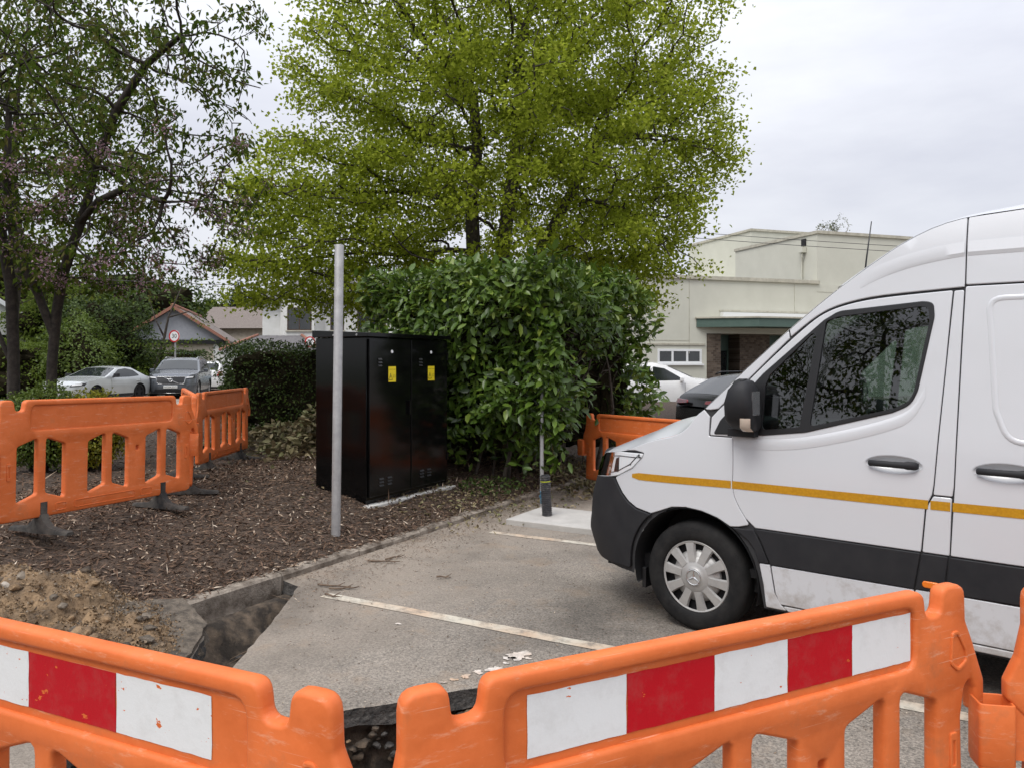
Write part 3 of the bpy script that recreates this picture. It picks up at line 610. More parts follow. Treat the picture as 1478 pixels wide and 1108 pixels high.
# local x along the kerb (doors on -y side), y into the bed; origin at the near corner
o = MB().box((0, .012, .06), (CW, CDp, CH-.05)).build('carcass', M['black_gloss'], cab); bevel(o, .006)
o = MB().box((.02, .04, -.1), (CW-.02, CDp-.02, .06)).build('base_frame', M['black_gloss'], cab); bevel(o, .004)
lid = MB(); lid.add([(-.03, -.03, CH-.045), (CW+.03, -.03, CH-.045), (CW+.03, CDp+.03, CH-.045), (-.03, CDp+.03, CH-.045), (-.03, -.03, CH), (CW+.03, -.03, CH), (CW+.03, CDp+.03, CH+.035), (-.03, CDp+.03, CH+.035)],
    [(0,3,2,1),(4,5,6,7),(0,1,5,4),(1,2,6,5),(2,3,7,6),(3,0,4,7)]); o = lid.build('lid', M['black_gloss'], cab); bevel(o, .006)
for i, (x0, x1) in enumerate([(.025, .742), (.758, 1.475)]):
    d = MB().box((x0, -.012, .10), (x1, .010, CH-.065)).build('door', M['black_gloss'], cab); bevel(d, .006, 2)
    xm = (x0+x1)/2 + .02
    louvre = lambda a, b, z: MB().add([(a, -.0115, z+.018), (b, -.0115, z+.018), (b, -.026, z), (a, -.026, z), (b, -.0115, z-.002), (a, -.0115, z-.002)], [(0, 1, 2, 3), (3, 2, 4, 5), (0, 3, 5), (1, 4, 2)]).build('vent_slot', M['vent'], d)
    for hz_ in (.35, CH-.30): bevel(MB().box((x0-.012 if i == 0 else x1-.018, -.024, hz_), (x0+.018 if i == 0 else x1+.012, -.0105, hz_+.09)).build('hinge', M['black_gloss'], d), .004)
    mb = MB().lathe([(.0, -.016), (.017, -.016), (.019, -.012)], 16, 'y', Matrix.Translation((xm, 0, CH-.20))); mb.build('lock_cap', M['white_dot'], d)
    for r0 in (.135, .205):
        for k in range(3):
            for xx in ((x0+.16, x0+.30) if r0 > .2 or True else ()):
                if r0 == .135: louvre(xx, xx+.07, .20+.035*k)
    for k in range(3): louvre(x0+.14, x0+.20, CH-.36+.035*k)
    if i == 0: bevel(MB().box((x1-.055, -.045, .95), (x1-.03, -.011, 1.11)).build('handle', M['black_gloss'], d), .005)
    z0, z1 = CH-.535, CH-.365; lx0, lx1 = xm-.065, xm+.065
    lab = bevel(MB().box((lx0, -.0165, z0), (lx1, -.0125, z1)).build('warning_label', M['yellow'], d), .002)
    Mx = lambda x, z: Matrix.Translation((x, -.0172, z)) @ Matrix.Rotation(R(90), 4, 'X')
    text('label_print', 'DANGER OF DEATH', .0135, M['ink'], lab, Mx(xm, z1-.032))
    text('label_print', 'Electrical\nequipment\nKeep out', .0125, M['ink'], lab, Mx(xm+.032, z0+.062))
    tri = MB(); A = [(-.036, 0), (.036, 0), (0, .078)]; cxx = xm-.030; czz = z0+.022
    oA = [(cxx+a, czz+b) for a, b in A]; iA = inset(ccw(oA), .006); oA = ccw(oA)
    tri.add([(a, -.0172, b) for a, b in oA]+[(a, -.0172, b) for a, b in iA], [(k, (k+1)%3, 3+(k+1)%3, 3+k) for k in range(3)])
    bolt = [(0, .055), (-.010, .030), (.002, .032), (-.006, .010), (.010, .036), (-.001, .035), (.006, .055)]
    tri.add([(cxx+a, -.0172, czz+b) for a, b in bolt], [tuple(range(7))]); tri.build('hazard_symbol', M['ink'], lab)
for y in (.12, .45):
    MB().lathe([(0, -.036), (.010, -.036), (.012, -.029)], 12, 'x', Matrix.Translation((0, y, CH-.022))).build('lid_bolt', M['galv'], cab)
pl_ = MB().box((-.06, -.075, -.22), (CW+.08, CDp+.05, .022)).build('plinth', M['plinth'], cab); bevel(pl_, .01)

# ---------------------------------------------------------------- galvanised post, duct, slab
def post(name, label, x, y, z0, z1, r, lean=(0, 0)):
    t = thing(name, label, 'post', (x, y, z0)); t.rotation_euler = (lean[0], lean[1], 0)
    MB().lathe([(r, -.4), (r, z1-z0-.004), (r*.94, z1-z0)], 28).build('tube', M['galv'], t, True, 40)
    MB().lathe([(r*.90, z1-z0-.03), (r*.90, z1-z0-.001)], 20).build('tube_end', M['galv'], t); return t
post('metal_post', 'tall bare grey metal post standing in the mulch before the cabinet', -1.645, 7.18, .12, 2.83, .042, (0, R(.7)))
post('metal_post', 'thin metal post rising behind the ribbed black duct at the hedge', .36, 9.28, .02, 1.45, .024, (R(1), 0))
sb = thing('concrete_slab', 'new pale concrete slab on the asphalt beside the kerb', 'slab', (-.067, 8.24, 0), math.atan2(KU.y, KU.x))
o = MB().box((0, -1.75, -.05), (.86, 0, .06)).build('slab', M['concrete'], sb); bevel(o, .008, 2)
du = thing('ribbed_duct', 'black ribbed plastic duct standing on the concrete slab', 'duct', (.385, 8.42, .06)); du.rotation_euler = (R(1), R(-3), 0)
pr = [(.047, 0)]
for k in range(21): z = .006+k*.0208; pr += [(.044, z), (.057, z+.004), (.057, z+.011), (.044, z+.015)]
pr += [(.047, .445), (.040, .445), (.040, .3)]
MB().lathe(pr, 24, caps=False).build('duct_tube', M['duct'], du, True, 30)
mb = MB().lathe([(.0555, .375), (.0565, .378), (.0565, .388), (.0555, .391)], 24, caps=False); mb.build('tape_band', M['tapeyg'], du, True)
mb = MB(); rr = random.Random(5); V = []
for i in range(7):
    for k in range(5): V.append((.32+.009*i+rr.uniform(-.01,.01), 8.85+rr.uniform(-.03,.03), .12+.035*k+rr.uniform(-.012,.012)))
mb.add(V, [(i*5+k, i*5+k+1, (i+1)*5+k+1, (i+1)*5+k) for i in range(6) for k in range(4)]); o = mb.build('plastic_wrap', M['blue'], None, True)
o.modifiers.new('th', 'SOLIDIFY').thickness = .004; tag(o, 'scrap of crumpled blue plastic behind the ribbed duct', 'plastic scrap')
# low kerb stub by the far barrier, twigs on the asphalt
for i, (px, py, l, a) in enumerate([(482, 848, .30, -.3), (497, 851, .22, .25), (478, 862, .16, -.6), (555, 812, .30, -.2), (570, 806, .18, .7), (640, 835, .12, .2)]):
    Yv = CAM_H*F_PX/(py-HOR); x = (px-739)/F_PX*Yv; p = Vector((x, Yv, .012)); pts = []; rr = random.Random(i)
    for k in range(6): pts.append(p+Vector((math.cos(a), math.sin(a), 0))*l*(k/5-.5)+Vector((rr.uniform(-.01,.01), rr.uniform(-.012,.012), rr.uniform(0,.012))))
    tw = MB().tube(pts, [.008, .008, .007, .006, .005, .003], 6); k0 = pts[3]; tw.tube([k0, k0+Vector((.05, .03, .02))], [.005, .002], 5)
    tag(tw.build('twig', M['twig'], None, True), ['longest brown twig at the kerb end of the near bay line', 'dark twig crossing beside the longest twig on the bay line', 'short twig just below the twigs at the bay line', 'bent thin twig lying loose before the metal post', 'tiny forked twig on the dusty asphalt above the bent one', 'small lone twig in the middle of the asphalt bay'][i], 'twig', 'twigs fallen on the asphalt')
# ---------------------------------------------------------------- vehicles
def glass_mat(name, tint, op, ior=1.6):
    m, t, b = nodes(name); out = t.nodes['Material Output']; t.nodes.remove(b)
    tr = N(t, 'ShaderNodeBsdfTransparent'); tr.inputs[0].default_value = rgba(tint)
    gl = N(t, 'ShaderNodeBsdfGlossy', Roughness=.01); gl.inputs[0].default_value = (1, 1, 1, 1)
    fr = N(t, 'ShaderNodeFresnel'); fr.inputs[0].default_value = ior
    q = N(t, 'ShaderNodeMath', operation='MULTIPLY_ADD'); q.inputs[1].default_value = 1.0; q.inputs[2].default_value = op; t.links.new(fr.outputs[0], q.inputs[0])
    mx = N(t, 'ShaderNodeMixShader'); t.links.new(q.outputs[0], mx.inputs[0]); t.links.new(tr.outputs[0], mx.inputs[1]); t.links.new(gl.outputs[0], mx.inputs[2])
    t.links.new(mx.outputs[0], out.inputs[0]); return m
def van_paint():
    m, t, b = nodes('white_van_paint'); co = N(t, 'ShaderNodeTexCoord')
    sp = N(t, 'ShaderNodeSeparateXYZ'); t.links.new(co.outputs['Object'], sp.inputs[0])
    n = N(t, 'ShaderNodeTexNoise', Scale=8, Detail=9, Roughness=.72); t.links.new(co.outputs['Object'], n.inputs['Vector'])
    q = N(t, 'ShaderNodeMapRange'); q.inputs[1].default_value = .9; q.inputs[2].default_value = .25; q.inputs[3].default_value = -.22; q.inputs[4].default_value = .19; t.links.new(sp.outputs['Z'], q.inputs[0])
    a = N(t, 'ShaderNodeMath', operation='ADD'); t.links.new(q.outputs[0], a.inputs[0]); t.links.new(n.outputs[0], a.inputs[1])
    q2 = N(t, 'ShaderNodeMapRange'); q2.inputs[1].default_value = .55; q2.inputs[2].default_value = .85; q2.inputs[4].default_value = .75; t.links.new(a.outputs[0], q2.inputs[0])
    mx = N(t, 'ShaderNodeMixRGB'); mx.inputs[1].default_value = (.57, .58, .60, 1); mx.inputs[2].default_value = (.25, .205, .16, 1); t.links.new(q2.outputs[0], mx.inputs[0])
    t.links.new(mx.outputs[0], b.inputs['Base Color']); b.inputs['Roughness'].default_value = .28; b.inputs['Coat Weight'].default_value = .6; b.inputs['Coat Roughness'].default_value = .05
    return m
M['van_white'] = van_paint()
M['gap'] = pmat('shut_gap', (.03, .03, .032), .8)
M['cladding'] = pmat('grey_black_cladding', (.014, .0145, .017), .6, c2=(.022, .022, .024), scale=7, bump=.05, bscale=250, spec=.3)
M['trim'] = pmat('black_window_trim', (.012, .012, .013), .35)
M['glass'] = glass_mat('clear_green_glass', (.34, .42, .385), .04)
M['windscreen'] = glass_mat('windscreen_glass', (.62, .70, .67), .04)
def reflective():
    m, t, b = nodes('amber_reflective'); co = N(t, 'ShaderNodeTexCoord')
    v = N(t, 'ShaderNodeTexVoronoi', Scale=70.); t.links.new(co.outputs['Object'], v.inputs['Vector'])
    r = N(t, 'ShaderNodeValToRGB'); t.links.new(v.outputs['Distance'], r.inputs[0]); r.color_ramp.elements[0].color = (.52, .26, .012, 1); r.color_ramp.elements[1].color = (.40, .19, .008, 1)
    t.links.new(r.outputs[0], b.inputs['Base Color']); b.inputs['Roughness'].default_value = .35; return m
M['amber_tape'] = reflective()
M['tyre'] = pmat('tyre_rubber', (.009, .009, .0095), .8, c2=(.022, .021, .02), scale=12, bump=.2, bscale=120, spec=.25)
M['hub'] = pmat('silver_hubcap', (.36, .355, .345), .42, .35, c2=(.46, .45, .43), scale=9)
M['dark'] = pmat('dark_void', (.008, .008, .009), .8)
M['seat'] = pmat('cab_plastic', (.03, .034, .036), .7, c2=(.05, .055, .056), scale=20)
M['lamp_chrome'] = pmat('lamp_reflector', (.74, .745, .75), .6, .0)
M['lens'] = glass_mat('lamp_lens', (.95, .96, .97), .03, 1.15)
M['amber_lens'] = pmat('amber_lens', (.75, .18, .01), .25, coat=.5)
M['amber_clear'] = pmat('indicator_lens', (.55, .46, .38), .2, coat=.6)
M['red_lens'] = pmat('red_lens', (.30, .008, .012), .18, coat=.6)
M['chrome'] = pmat('chrome', (.6, .6, .6), .2, .9)
M['car_glass'] = pmat('dark_car_glass', (.012, .015, .016), .05, c2=(.02, .025, .026), scale=2, spec=.5)
M['plate_white'] = pmat('number_plate_white', (.72, .72, .70), .4); M['plate_yellow'] = pmat('number_plate_yellow', (.72, .55, .05), .4)

class Body:
    def __init__(s, Wz, xn, xr, wf=.45, wr=.75, xf0=.3, xr0=None):
        s.WZ = np.array(Wz, float); s.XN = np.array(xn, float); s.XR = np.array(xr, float); s.wf, s.wr, s.xf0 = wf, wr, xf0
        g = np.arange(-.3, 3.2, .01); k = np.exp(-np.linspace(-2, 2, 21)**2); w0 = np.interp(g, s.WZ[:, 0], s.WZ[:, 1]); w0 = np.convolve(np.pad(w0, 10, mode='edge'), k/k.sum(), 'valid'); s.WZ = np.stack([g, w0], 1)
        s.xr0 = xr0 if xr0 is not None else min(s.XR[:, 1])+.35
    def wz(s, z): return float(np.interp(z, s.WZ[:, 0], s.WZ[:, 1]))
    def nose(s, z): return float(np.interp(z, s.XN[:, 0], s.XN[:, 1]))
    def tail(s, z): return float(np.interp(z, s.XR[:, 0], s.XR[:, 1]))
    def W(s, x, z):
        w = s.wz(z)
        if x > s.xf0:
            c = min(1, (x-s.xf0)/(s.nose(z)-s.xf0)); return w*(s.wf+(1-s.wf)*math.sqrt(max(0, 1-c*c)))
        if x < s.xr0:
            c = min(1, (s.xr0-x)/(s.xr0-s.tail(z))); return w*(s.wr+(1-s.wr)*math.sqrt(max(0, 1-c**2.6)))
        return w
    def side(s, x, z, off=0., sg=1):
        e = .004; w = s.W(x, z); gx = (s.W(x+e, z)-s.W(x-e, z))/(2*e); gz = (s.W(x, z+e)-s.W(x, z-e))/(2*e)
        gx = max(-2.5, min(2.5, gx)); n = Vector((-gx, 1, -gz)).normalized()*off
        return Vector((x+n.x, sg*(w+n.y), z+n.z))
    def front(s, y, z, off=0.):
        w = s.wz(z); a = abs(y)/w
        if a <= s.wf: x = s.nose(z)+.05*(1-(a/s.wf)**2)
        else: x = s.xf0+(s.nose(z)-s.xf0)*math.sqrt(max(0, 1-((a-s.wf)/(1-s.wf))**2))
        return Vector((x+off, y, z))
    def rear(s, y, z, off=0.):
        w = s.wz(z); a = abs(y)/w
        if a <= s.wr: x = s.tail(z)-.03*(1-(a/s.wr)**2)
        else: x = s.xr0-(s.xr0-s.tail(z))*max(0, 1-((a-s.wr)/(1-s.wr))**2)**(1/2.6)
        return Vector((x-off, y, z))
def panel(mb, fn, poly, off=.0, shrink=.0, step=.07, depth=.014, holes=(), roll=.004):
    """skin piece on the surface fn(a,b,off), with a rolled edge"""
    L = ccw(poly); Ls = inset(L, shrink) if shrink else L; Li = inset(Ls, roll)
    Hs = [ccw(h)[::-1] for h in holes]
    P, T, m = fill([Li]+Hs, step)
    mb.keep = True; mb.add([fn(p.x, p.y, off) for p in P], T)
    n = len(L); V = [fn(a, b, off) for a, b in Li]+[fn(a, b, off-roll*.6) for a, b in Ls]+[fn(a, b, off-depth) for a, b in Ls]
    mb.add(V, [(i*n+k, i*n+(k+1)%n, (i+1)*n+(k+1)%n, (i+1)*n+k) for i in range(2) for k in range(n)])
    for h in Hs:
        n = len(h); V = [fn(a, b, off) for a, b in h]+[fn(a, b, off-depth) for a, b in h]; mb.add(V, [(k, (k+1)%n, n+(k+1)%n, n+k) for k in range(n)])
    return mb
def dense(pts, step=.06, closed=False):
    out = []; n = len(pts)
    for i in range(n if closed else n-1):
        a, b = Vector(pts[i]), Vector(pts[(i+1)%n]); k = max(1, int((b-a).length/step))
        out += [tuple(a.lerp(b, j/k)) for j in range(k)]
    if not closed: out.append(tuple(pts[-1]))
    return out
def smooth_line(pts, it=2):
    for _ in range(it):
        o = [pts[0]]
        for i in range(len(pts)-1):
            a, b = pts[i], pts[i+1]; o += [(a[0]*.75+b[0]*.25, a[1]*.75+b[1]*.25), (a[0]*.25+b[0]*.75, a[1]*.25+b[1]*.75)]
        pts = o+[pts[-1]]
    return pts
def top_strip(mb, B, line, crown=.06, bulge=0., v0=-1., v1=1., off=0., n=14, wmul=1.0, pw=2.4):
    V = []; m = len(line); mb.keep = True
    for x, z in line:
        w = B.W(x, z)*wmul
        for k in range(n+1):
            v = v0+(v1-v0)*k/n; c = 1-abs(v)**pw
            V.append((x+bulge*(1-v*v)+off*.5, v*w, z+crown*c+off))
    return mb.add(V, [(i*(n+1)+k, i*(n+1)+k+1, (i+1)*(n+1)+k+1, (i+1)*(n+1)+k) for i in range(m-1) for k in range(n)])
def arc(cx, cz, r, a0, a1, n=14): return [(cx+r*math.cos(R(a0+(a1-a0)*i/n)), cz+r*math.sin(R(a0+(a1-a0)*i/n))) for i in range(n+1)]

# ---------- white panel van
h_ = Vector((-.766, .643)).normalized()
van = thing('panel_van', 'white panel van with dark cladding and amber reflective stripe', 'van', (1.814, 5.713, 0), math.atan2(h_.y, h_.x))
B = Body([(0, .96), (.3, .985), (.55, 1.0), (1.05, 1.0), (1.3, .985), (1.9, .925), (2.4, .865), (2.62, .80), (2.8, .6)],
         [(0, .85), (.25, .92), (.35, 1.02), (.5, 1.08), (.77, 1.05), (.94, .99), (1.12, .93), (1.2, .88), (1.5, .72)],
         [(0, -4.9), (.4, -4.96), (1.2, -4.95), (2.6, -4.88), (2.8, -4.8)], .45, .9, .3, -4.7)
sf = lambda sg: (lambda a, b, o: B.side(a, b, o, sg))
hoodl = smooth_line([(.80, 1.09), (.64, 1.118), (.50, 1.145), (.32, 1.22), (.14, 1.262), (.055, 1.316), (.0, 1.40), (-.056, 1.442)], 2)
pill = [(-.056, 1.442), (-.17, 1.55), (-.29, 1.668), (-.423, 1.79), (-.57, 1.925), (-.714, 2.05), (-.80, 2.122), (-.916, 2.212), (-1.074, 2.326), (-1.226, 2.425), (-1.374, 2.492), (-1.517, 2.522), (-1.76, 2.535)]
roofl = [(-1.76, 2.535), (-2.6, 2.545), (-3.8, 2.545), (-4.7, 2.53), (-4.88, 2.50)]
pills = smooth_line(pill, 1)
# inner dark skin with openings, seen in the shut gaps
wino = rounded([(-.128, 1.290), (-.170, 1.378), (-.436, 1.675), (-.787, 1.99), (-.870, 2.040), (-1.314, 2.076), (-1.36, 2.065), (-1.367, 1.99), (-1.295, 1.594), (-1.262, 1.515), (-1.17, 1.468), (-.705, 1.334), (-.451, 1.300)], [.01,.04,.1,.1,.12,.11,.06,.1,.12,.12,.15,.1,.05], 4)
glo = rounded([(-.80, 1.985), (-.875, 2.008), (-1.31, 2.048), (-1.335, 2.035), (-1.342, 1.96), (-1.274, 1.585), (-1.25, 1.53), (-1.17, 1.49), (-.725, 1.368)], [.03,.08,.03,.02,.05,.05,.08,.08,.02], 3)
qtr = rounded([(-.478, 1.665), (-.725, 1.915), (-.748, 1.905), (-.668, 1.362), (-.453, 1.335), (-.440, 1.36), (-.452, 1.60)], [.04,.02,.02,.02,.02,.02,.06], 3)
WR = .40; fx, fz = .015, .355; rx = -3.665
for sg in (1, -1):
    fn = sf(sg); mb = MB()
    base = arc(fx, fz, .47, 180+8, -8, 16)[::-1]
    # underskin outline
    ol = [(.47, .30)]+arc(fx, .37, .44, 10, 170, 14)[:]+[(-.45, .25)]+[(rx+.5, .25)]+arc(rx, .37, .43, 0, 180, 14)+[(rx-.5, .28), (-4.85, .28), (-4.86, 2.45)]+roofl[::-1][1:]+pills[::-1][1:]+hoodl[::-1][1:]+[(.84, 1.0), (.9, .8), (.92, .5), (.84, .30)]
    hs = [inset(ccw(glo), .004), inset(ccw(qtr), .004)]+[[(hx_+.138*math.cos(6.283*i/20), 1.190+.043*math.sin(6.283*i/20)) for i in range(20)] for hx_ in (-1.18, -1.70)]
    P, T, _ = fill([ccw(dense(ol, .12, True))]+[ccw(h)[::-1] for h in hs], .12); mb.add([fn(p.x, p.y, -.012) for p in P], T)
    mb.build('inner_skin', M['gap'], van, True)
    tag_ = {}
    def pan(name, poly, mat, shrink=.0016, holes=(), step=.06, off=0., parent=van, depth=.014):
        mb = MB(); panel(mb, fn, dense(rounded(ccw(poly), .009, 2), .05, True), off, shrink, step, depth, holes); return mb.build(name, mat, parent, True, 50)
    df = smooth_line([(-.255, 1.29), (-.262, 1.1), (-.258, .94), (-.30, .85), (-.345, .785)], 2)
    dft = df[-1]
    cupo = lambda hx: [(hx+.143*math.cos(6.283*i/28), 1.190+.047*math.sin(6.283*i/28)) for i in range(28)]
    # front wing: from hood line to arch
    archo = arc(fx+.005, .365, .435, 100, 33, 10)
    wing = hoodl[3:]+[(-.098, 1.398), (-.096, 1.276), (-.257, 1.276)]+df[1:]+[(-.366, .748), (-.30, .728), (-.245, .722), (-.16, .765), (-.05, .795), (.06, .805), (.16, .795), (.25, .758), (.315, .733), (.43, .755), (.50, .79), (.56, .84), (.615, .905), (.64, .938), (.60, .955), (.47, 1.018), (.385, 1.10), (.372, 1.132), (.45, 1.142), (.52, 1.136)]
    pan('front_wing', wing, M['van_white'])
    # door
    dt = smooth_line([(-.15, 1.44), (-.30, 1.585), (-.47, 1.758), (-.70, 1.972), (-.80, 2.040), (-.93, 2.082), (-1.10, 2.108), (-1.45, 2.128)], 2)
    door = [(-.262, 1.280), (-.102, 1.280), (-.108, 1.395)]+dt+[(-1.425, 1.75), (-1.395, 1.35), (-1.378, 1.10), (-1.37, 1.045), (-1.338, .975), (-1.318, .735), (-.405, .735)]+df[::-1][:-1]
    dr = pan('door', door, M['van_white'], holes=[inset(ccw(wino), .004), cupo(-1.18)])
    # cladding on door, wing tail, B-post, sill
    pan('door_cladding', [(-.405, .732), (-1.317, .732), (-1.285, .532), (-.50, .527), (-.452, .64)], M['cladding'], off=.006, parent=dr)
    pan('wing_cladding', [(-.248, .722), (-.345, .722), (-.397, .728), (-.445, .64), (-.495, .53), (-.425, .53), (-.405, .60), (-.36, .655), (-.31, .69)], M['cladding'], off=.006)
    pan('door_sill', [(-.502, .524), (-1.284, .529), (-1.268, .30), (-.55, .295), (-.525, .36)], M['van_white'], parent=dr)
    pan('wing_sill', [(-.428, .527), (-.496, .527), (-.520, .36), (-.56, .292), (-.60, .262), (-.465, .262), (-.452, .40)], M['van_white'])
    pan('rocker', [(-.56, .290), (-1.27, .297), (-3.1, .30), (-3.1, .262), (-.60, .260)], M['van_white'])
    # B-post strip
    pan('b_post', [(-1.455, 2.125), (-1.503, 2.127), (-1.472, 1.10), (-1.466, 1.045), (-1.375, 1.045), (-1.381, 1.10), (-1.398, 1.35), (-1.428, 1.75)], M['van_white'])
    pan('b_post_lower', [(-1.376, 1.04), (-1.464, 1.04), (-1.453, .735), (-1.323, .735), (-1.343, .975)], M['van_white'])
    pan('b_post_cladding', [(-1.322, .732), (-1.448, .732), (-1.428, .536), (-1.29, .533)], M['cladding'], off=.006)
    pan('b_post_sill', [(-1.289, .53), (-1.427, .533), (-1.41, .302), (-1.273, .300)], M['van_white'])
    mb = MB(); panel(mb, fn, rounded([(-1.325, .587), (-1.41, .587), (-1.41, .552), (-1.325, .552)], .017, 4), .012, 0, .05, .012); mb.build('side_marker', M['amber_lens'], van, True)
    # roof side moulding above the gutter seam
    gut = smooth_line([(-.596, 1.895), (-.72, 2.000), (-.82, 2.060), (-.95, 2.097), (-1.10, 2.120), (-1.46, 2.139), (-1.503, 2.141)], 2)
    up = [(-.585, 1.938)]+[p for p in pills if p[0] < -.59 and p[0] > -1.50]
    pan('roof_side', up+[(-1.5075, 2.518), (-1.5055, 2.16)]+gut[::-1], M['van_white'])
    pan('a_post', [p for p in pills if p[0] >= -.58]+[(-.583, 1.936), (-.59, 1.886)]+[(-.47, 1.767), (-.30, 1.594), (-.152, 1.449), (-.10, 1.44)], M['van_white'])
    # load-bay side
    rear_a = arc(rx, .37, .43, 0, 180, 14)
    pan('roof_side', [(-1.509, 2.152), (-1.511, 2.518), (-1.76, 2.532)]+roofl[1:]+[(-4.86, 2.155)], M['van_white'], step=.12)
    pan('side_panel', [(-1.508, 2.145), (-4.86, 2.148), (-4.88, .735), (-1.456, .735), (-1.475, 1.10)], M['van_white'], step=.1, holes=[cupo(-1.70)])
    pan('side_cladding', [(-1.455, .731), (-4.88, .731), (-4.88, .53)]+[p for p in rear_a[::-1] if p[1] > .53]+[(-1.432, .536)], M['cladding'], off=.006, step=.1)
    pan('side_sill', [(-1.43, .533), (-3.25, .527)]+[(rx+.43, .45), (rx+.44, .30), (-1.414, .302)], M['van_white'], step=.1)
    # pressed recess frame on the load-bay side
    pr_ = rounded([(-1.60, 2.09), (-1.64, 1.50), (-1.70, 1.33), (-3.0, 1.33), (-3.05, 2.09)], [.08, .15, .12, .1, .1], 6); pri = inset(ccw(pr_), .028)
    mb = MB(); L = ccw(pr_); n = len(L); V = [fn(a, b, .001) for a, b in L]+[fn(a, b, .009) for a, b in inset(L, .012)]+[fn(a, b, .001) for a, b in pri]
    mb.add(V, [(i*n+k, i*n+(k+1)%n, (i+1)*n+(k+1)%n, (i+1)*n+k) for i in range(2) for k in range(n)]); mb.build('pressed_swage', M['van_white'], van, True)
    # window trim + glass
    mb = MB(); panel(mb, fn, wino, .006, 0, .06, .02, [glo, qtr]); mb.build('window_trim', M['trim'], dr, True, 50)
    for nm, g in (('window', glo), ('quarter_window', qtr)):
        mb = MB(); P, T, _ = fill([ccw(inset(ccw(g), -.004))], .07); mb.add([fn(p.x, p.y, -.004) for p in P], T); mb.build(nm, M['glass'], dr, True)
    # belt crease under the window
    cr = smooth_line([(-.30, 1.255), (-.60, 1.262), (-.90, 1.33), (-1.15, 1.41), (-1.27, 1.47), (-1.33, 1.60)], 2); mb = MB(); n = len(cr); V = []
    for i, (x, z) in enumerate(cr):
        k = math.sin(math.pi*i/(n-1)); V += [fn(x, z+.022, .0012), fn(x, z, .0012+.010*k), fn(x, z-.045, .0012)]
    mb.add(V, [(i*3+k, (i+1)*3+k, (i+1)*3+k+1, i*3+k+1) for i in range(n-1) for k in range(2)]); mb.build('belt_crease', M['van_white'], dr, True)
    # pressed crease along the high roof side
    cr = smooth_line([(-.98, 2.185), (-1.08, 2.235), (-1.232, 2.285), (-1.40, 2.315), (-1.50, 2.325)], 2)
    for seg in (cr, dense([(-1.516, 2.326), (-4.8, 2.33)], .2)):
        mb = MB(); n = len(seg); V = []
        for i, (x, z) in enumerate(seg):
            k = min(1, i/9) if seg is cr else 1; V += [fn(x, z+.06, .0008), fn(x, z, .0008+.0065*k), fn(x, z-.02, .0008)]
        mb.add(V, [(i*3+k, (i+1)*3+k, (i+1)*3+k+1, i*3+k+1) for i in range(n-1) for k in range(2)]); mb.build('roof_crease', M['van_white'], van, True, 25)
    # handles
    for hx, par_ in ((-1.18, dr), (-1.70, van)):
        mb = MB(); oc = [(hx+.147*math.cos(6.283*i/28), 1.190+.051*math.sin(6.283*i/28)) for i in range(28)]; n = 28
        V = [fn(a, b, .0015) for a, b in oc]+[fn(hx+(a-hx)*.95, 1.190+(b-1.190)*.90, -.006) for a, b in oc]+[fn(hx+(a-hx)*.75, 1.190+(b-1.190)*.65, -.030) for a, b in oc]+[fn(hx, 1.190, -.040)]
        mb.add(V, [(i*n+k, i*n+(k+1)%n, (i+1)*n+(k+1)%n, (i+1)*n+k) for i in range(2) for k in range(n)]+[(2*n+k, 2*n+(k+1)%n, 3*n) for k in range(n)]); cup = mb.build('handle_cup', M['van_white'], par_, True)
        mb = MB(); V = []; st = [(-.128, .004, .012), (-.118, .018, .017), (-.06, .028, .017), (.0, .031, .017), (.06, .030, .018), (.075, .028, .022), (.112, .022, .022), (.126, .008, .015)]
        for dx, o_, hh_ in st:
            c = 1.190
            for k in range(8): w = 6.283*k/8; V.append(fn(hx-dx, c+hh_*math.sin(w), o_+.010*math.cos(w)))
        mb.add(V, [(i*8+k, i*8+(k+1)%8, (i+1)*8+(k+1)%8, (i+1)*8+k) for i in range(len(st)-1) for k in range(8)]+[tuple(range(8)), tuple((len(st)-1)*8+k for k in range(8))]); mb.build('door_handle', M['cladding'], par_, True)
    # reflective stripe, split at the shut lines
    for a, b in ((.47, -.250), (-.258, -1.352), (-1.363, -1.456), (-1.467, -3.2), (-3.21, -4.85)):
        mb = MB(); n = max(2, int(abs(b-a)/.06)); V = []
        for i in range(n+1):
            x = a+(b-a)*i/n; tp = 1.0 if a < .4 or i > 0 else .5; zc = np.interp(x, [-1.78, -1.35, -.25, .2, .47], [.9965, .992, .985, .974, .970])
            for k in (-.5, .5): V.append(fn(x, zc+k*.047*tp, .0022))
        mb.add(V, [(2*i, 2*i+2, 2*i+3, 2*i+1) for i in range(n)]); mb.build('reflective_stripe', M['amber_tape'], van, True)
    # headlamp
    hl = rounded([(.86, 1.045), (.76, 1.098), (.60, 1.122), (.378, 1.128), (.388, 1.10), (.47, 1.02), (.60, .955), (.66, .938), (.88, .898), (.915, .92)], .015, 2)
    mb = MB(); panel(mb, fn, dense(hl, .04, True), 0.0, .002, .04, .02); hlr = mb.build('headlamp', M['lamp_chrome'], van, True)
    mb = MB(); panel(mb, fn, dense(hl, .04, True), .014, .003, .04, .012); mb.build('lens', M['lens'], hlr, True)
    mb = MB(); panel(mb, fn, dense(inset(ccw(hl), .028), .04, True), .003, 0, .05, .004, [ccw(inset(ccw(hl), .034))]); mb.build('lamp_bezel', M['trim'], hlr, True)
    pan_ = [(.66, .975), (.64, 1.07), (.60, 1.085), (.60, .985)]; mb = MB(); panel(mb, fn, pan_, .004, .002, .04, .004); mb.build('lamp_bezel', M['trim'], hlr, True)
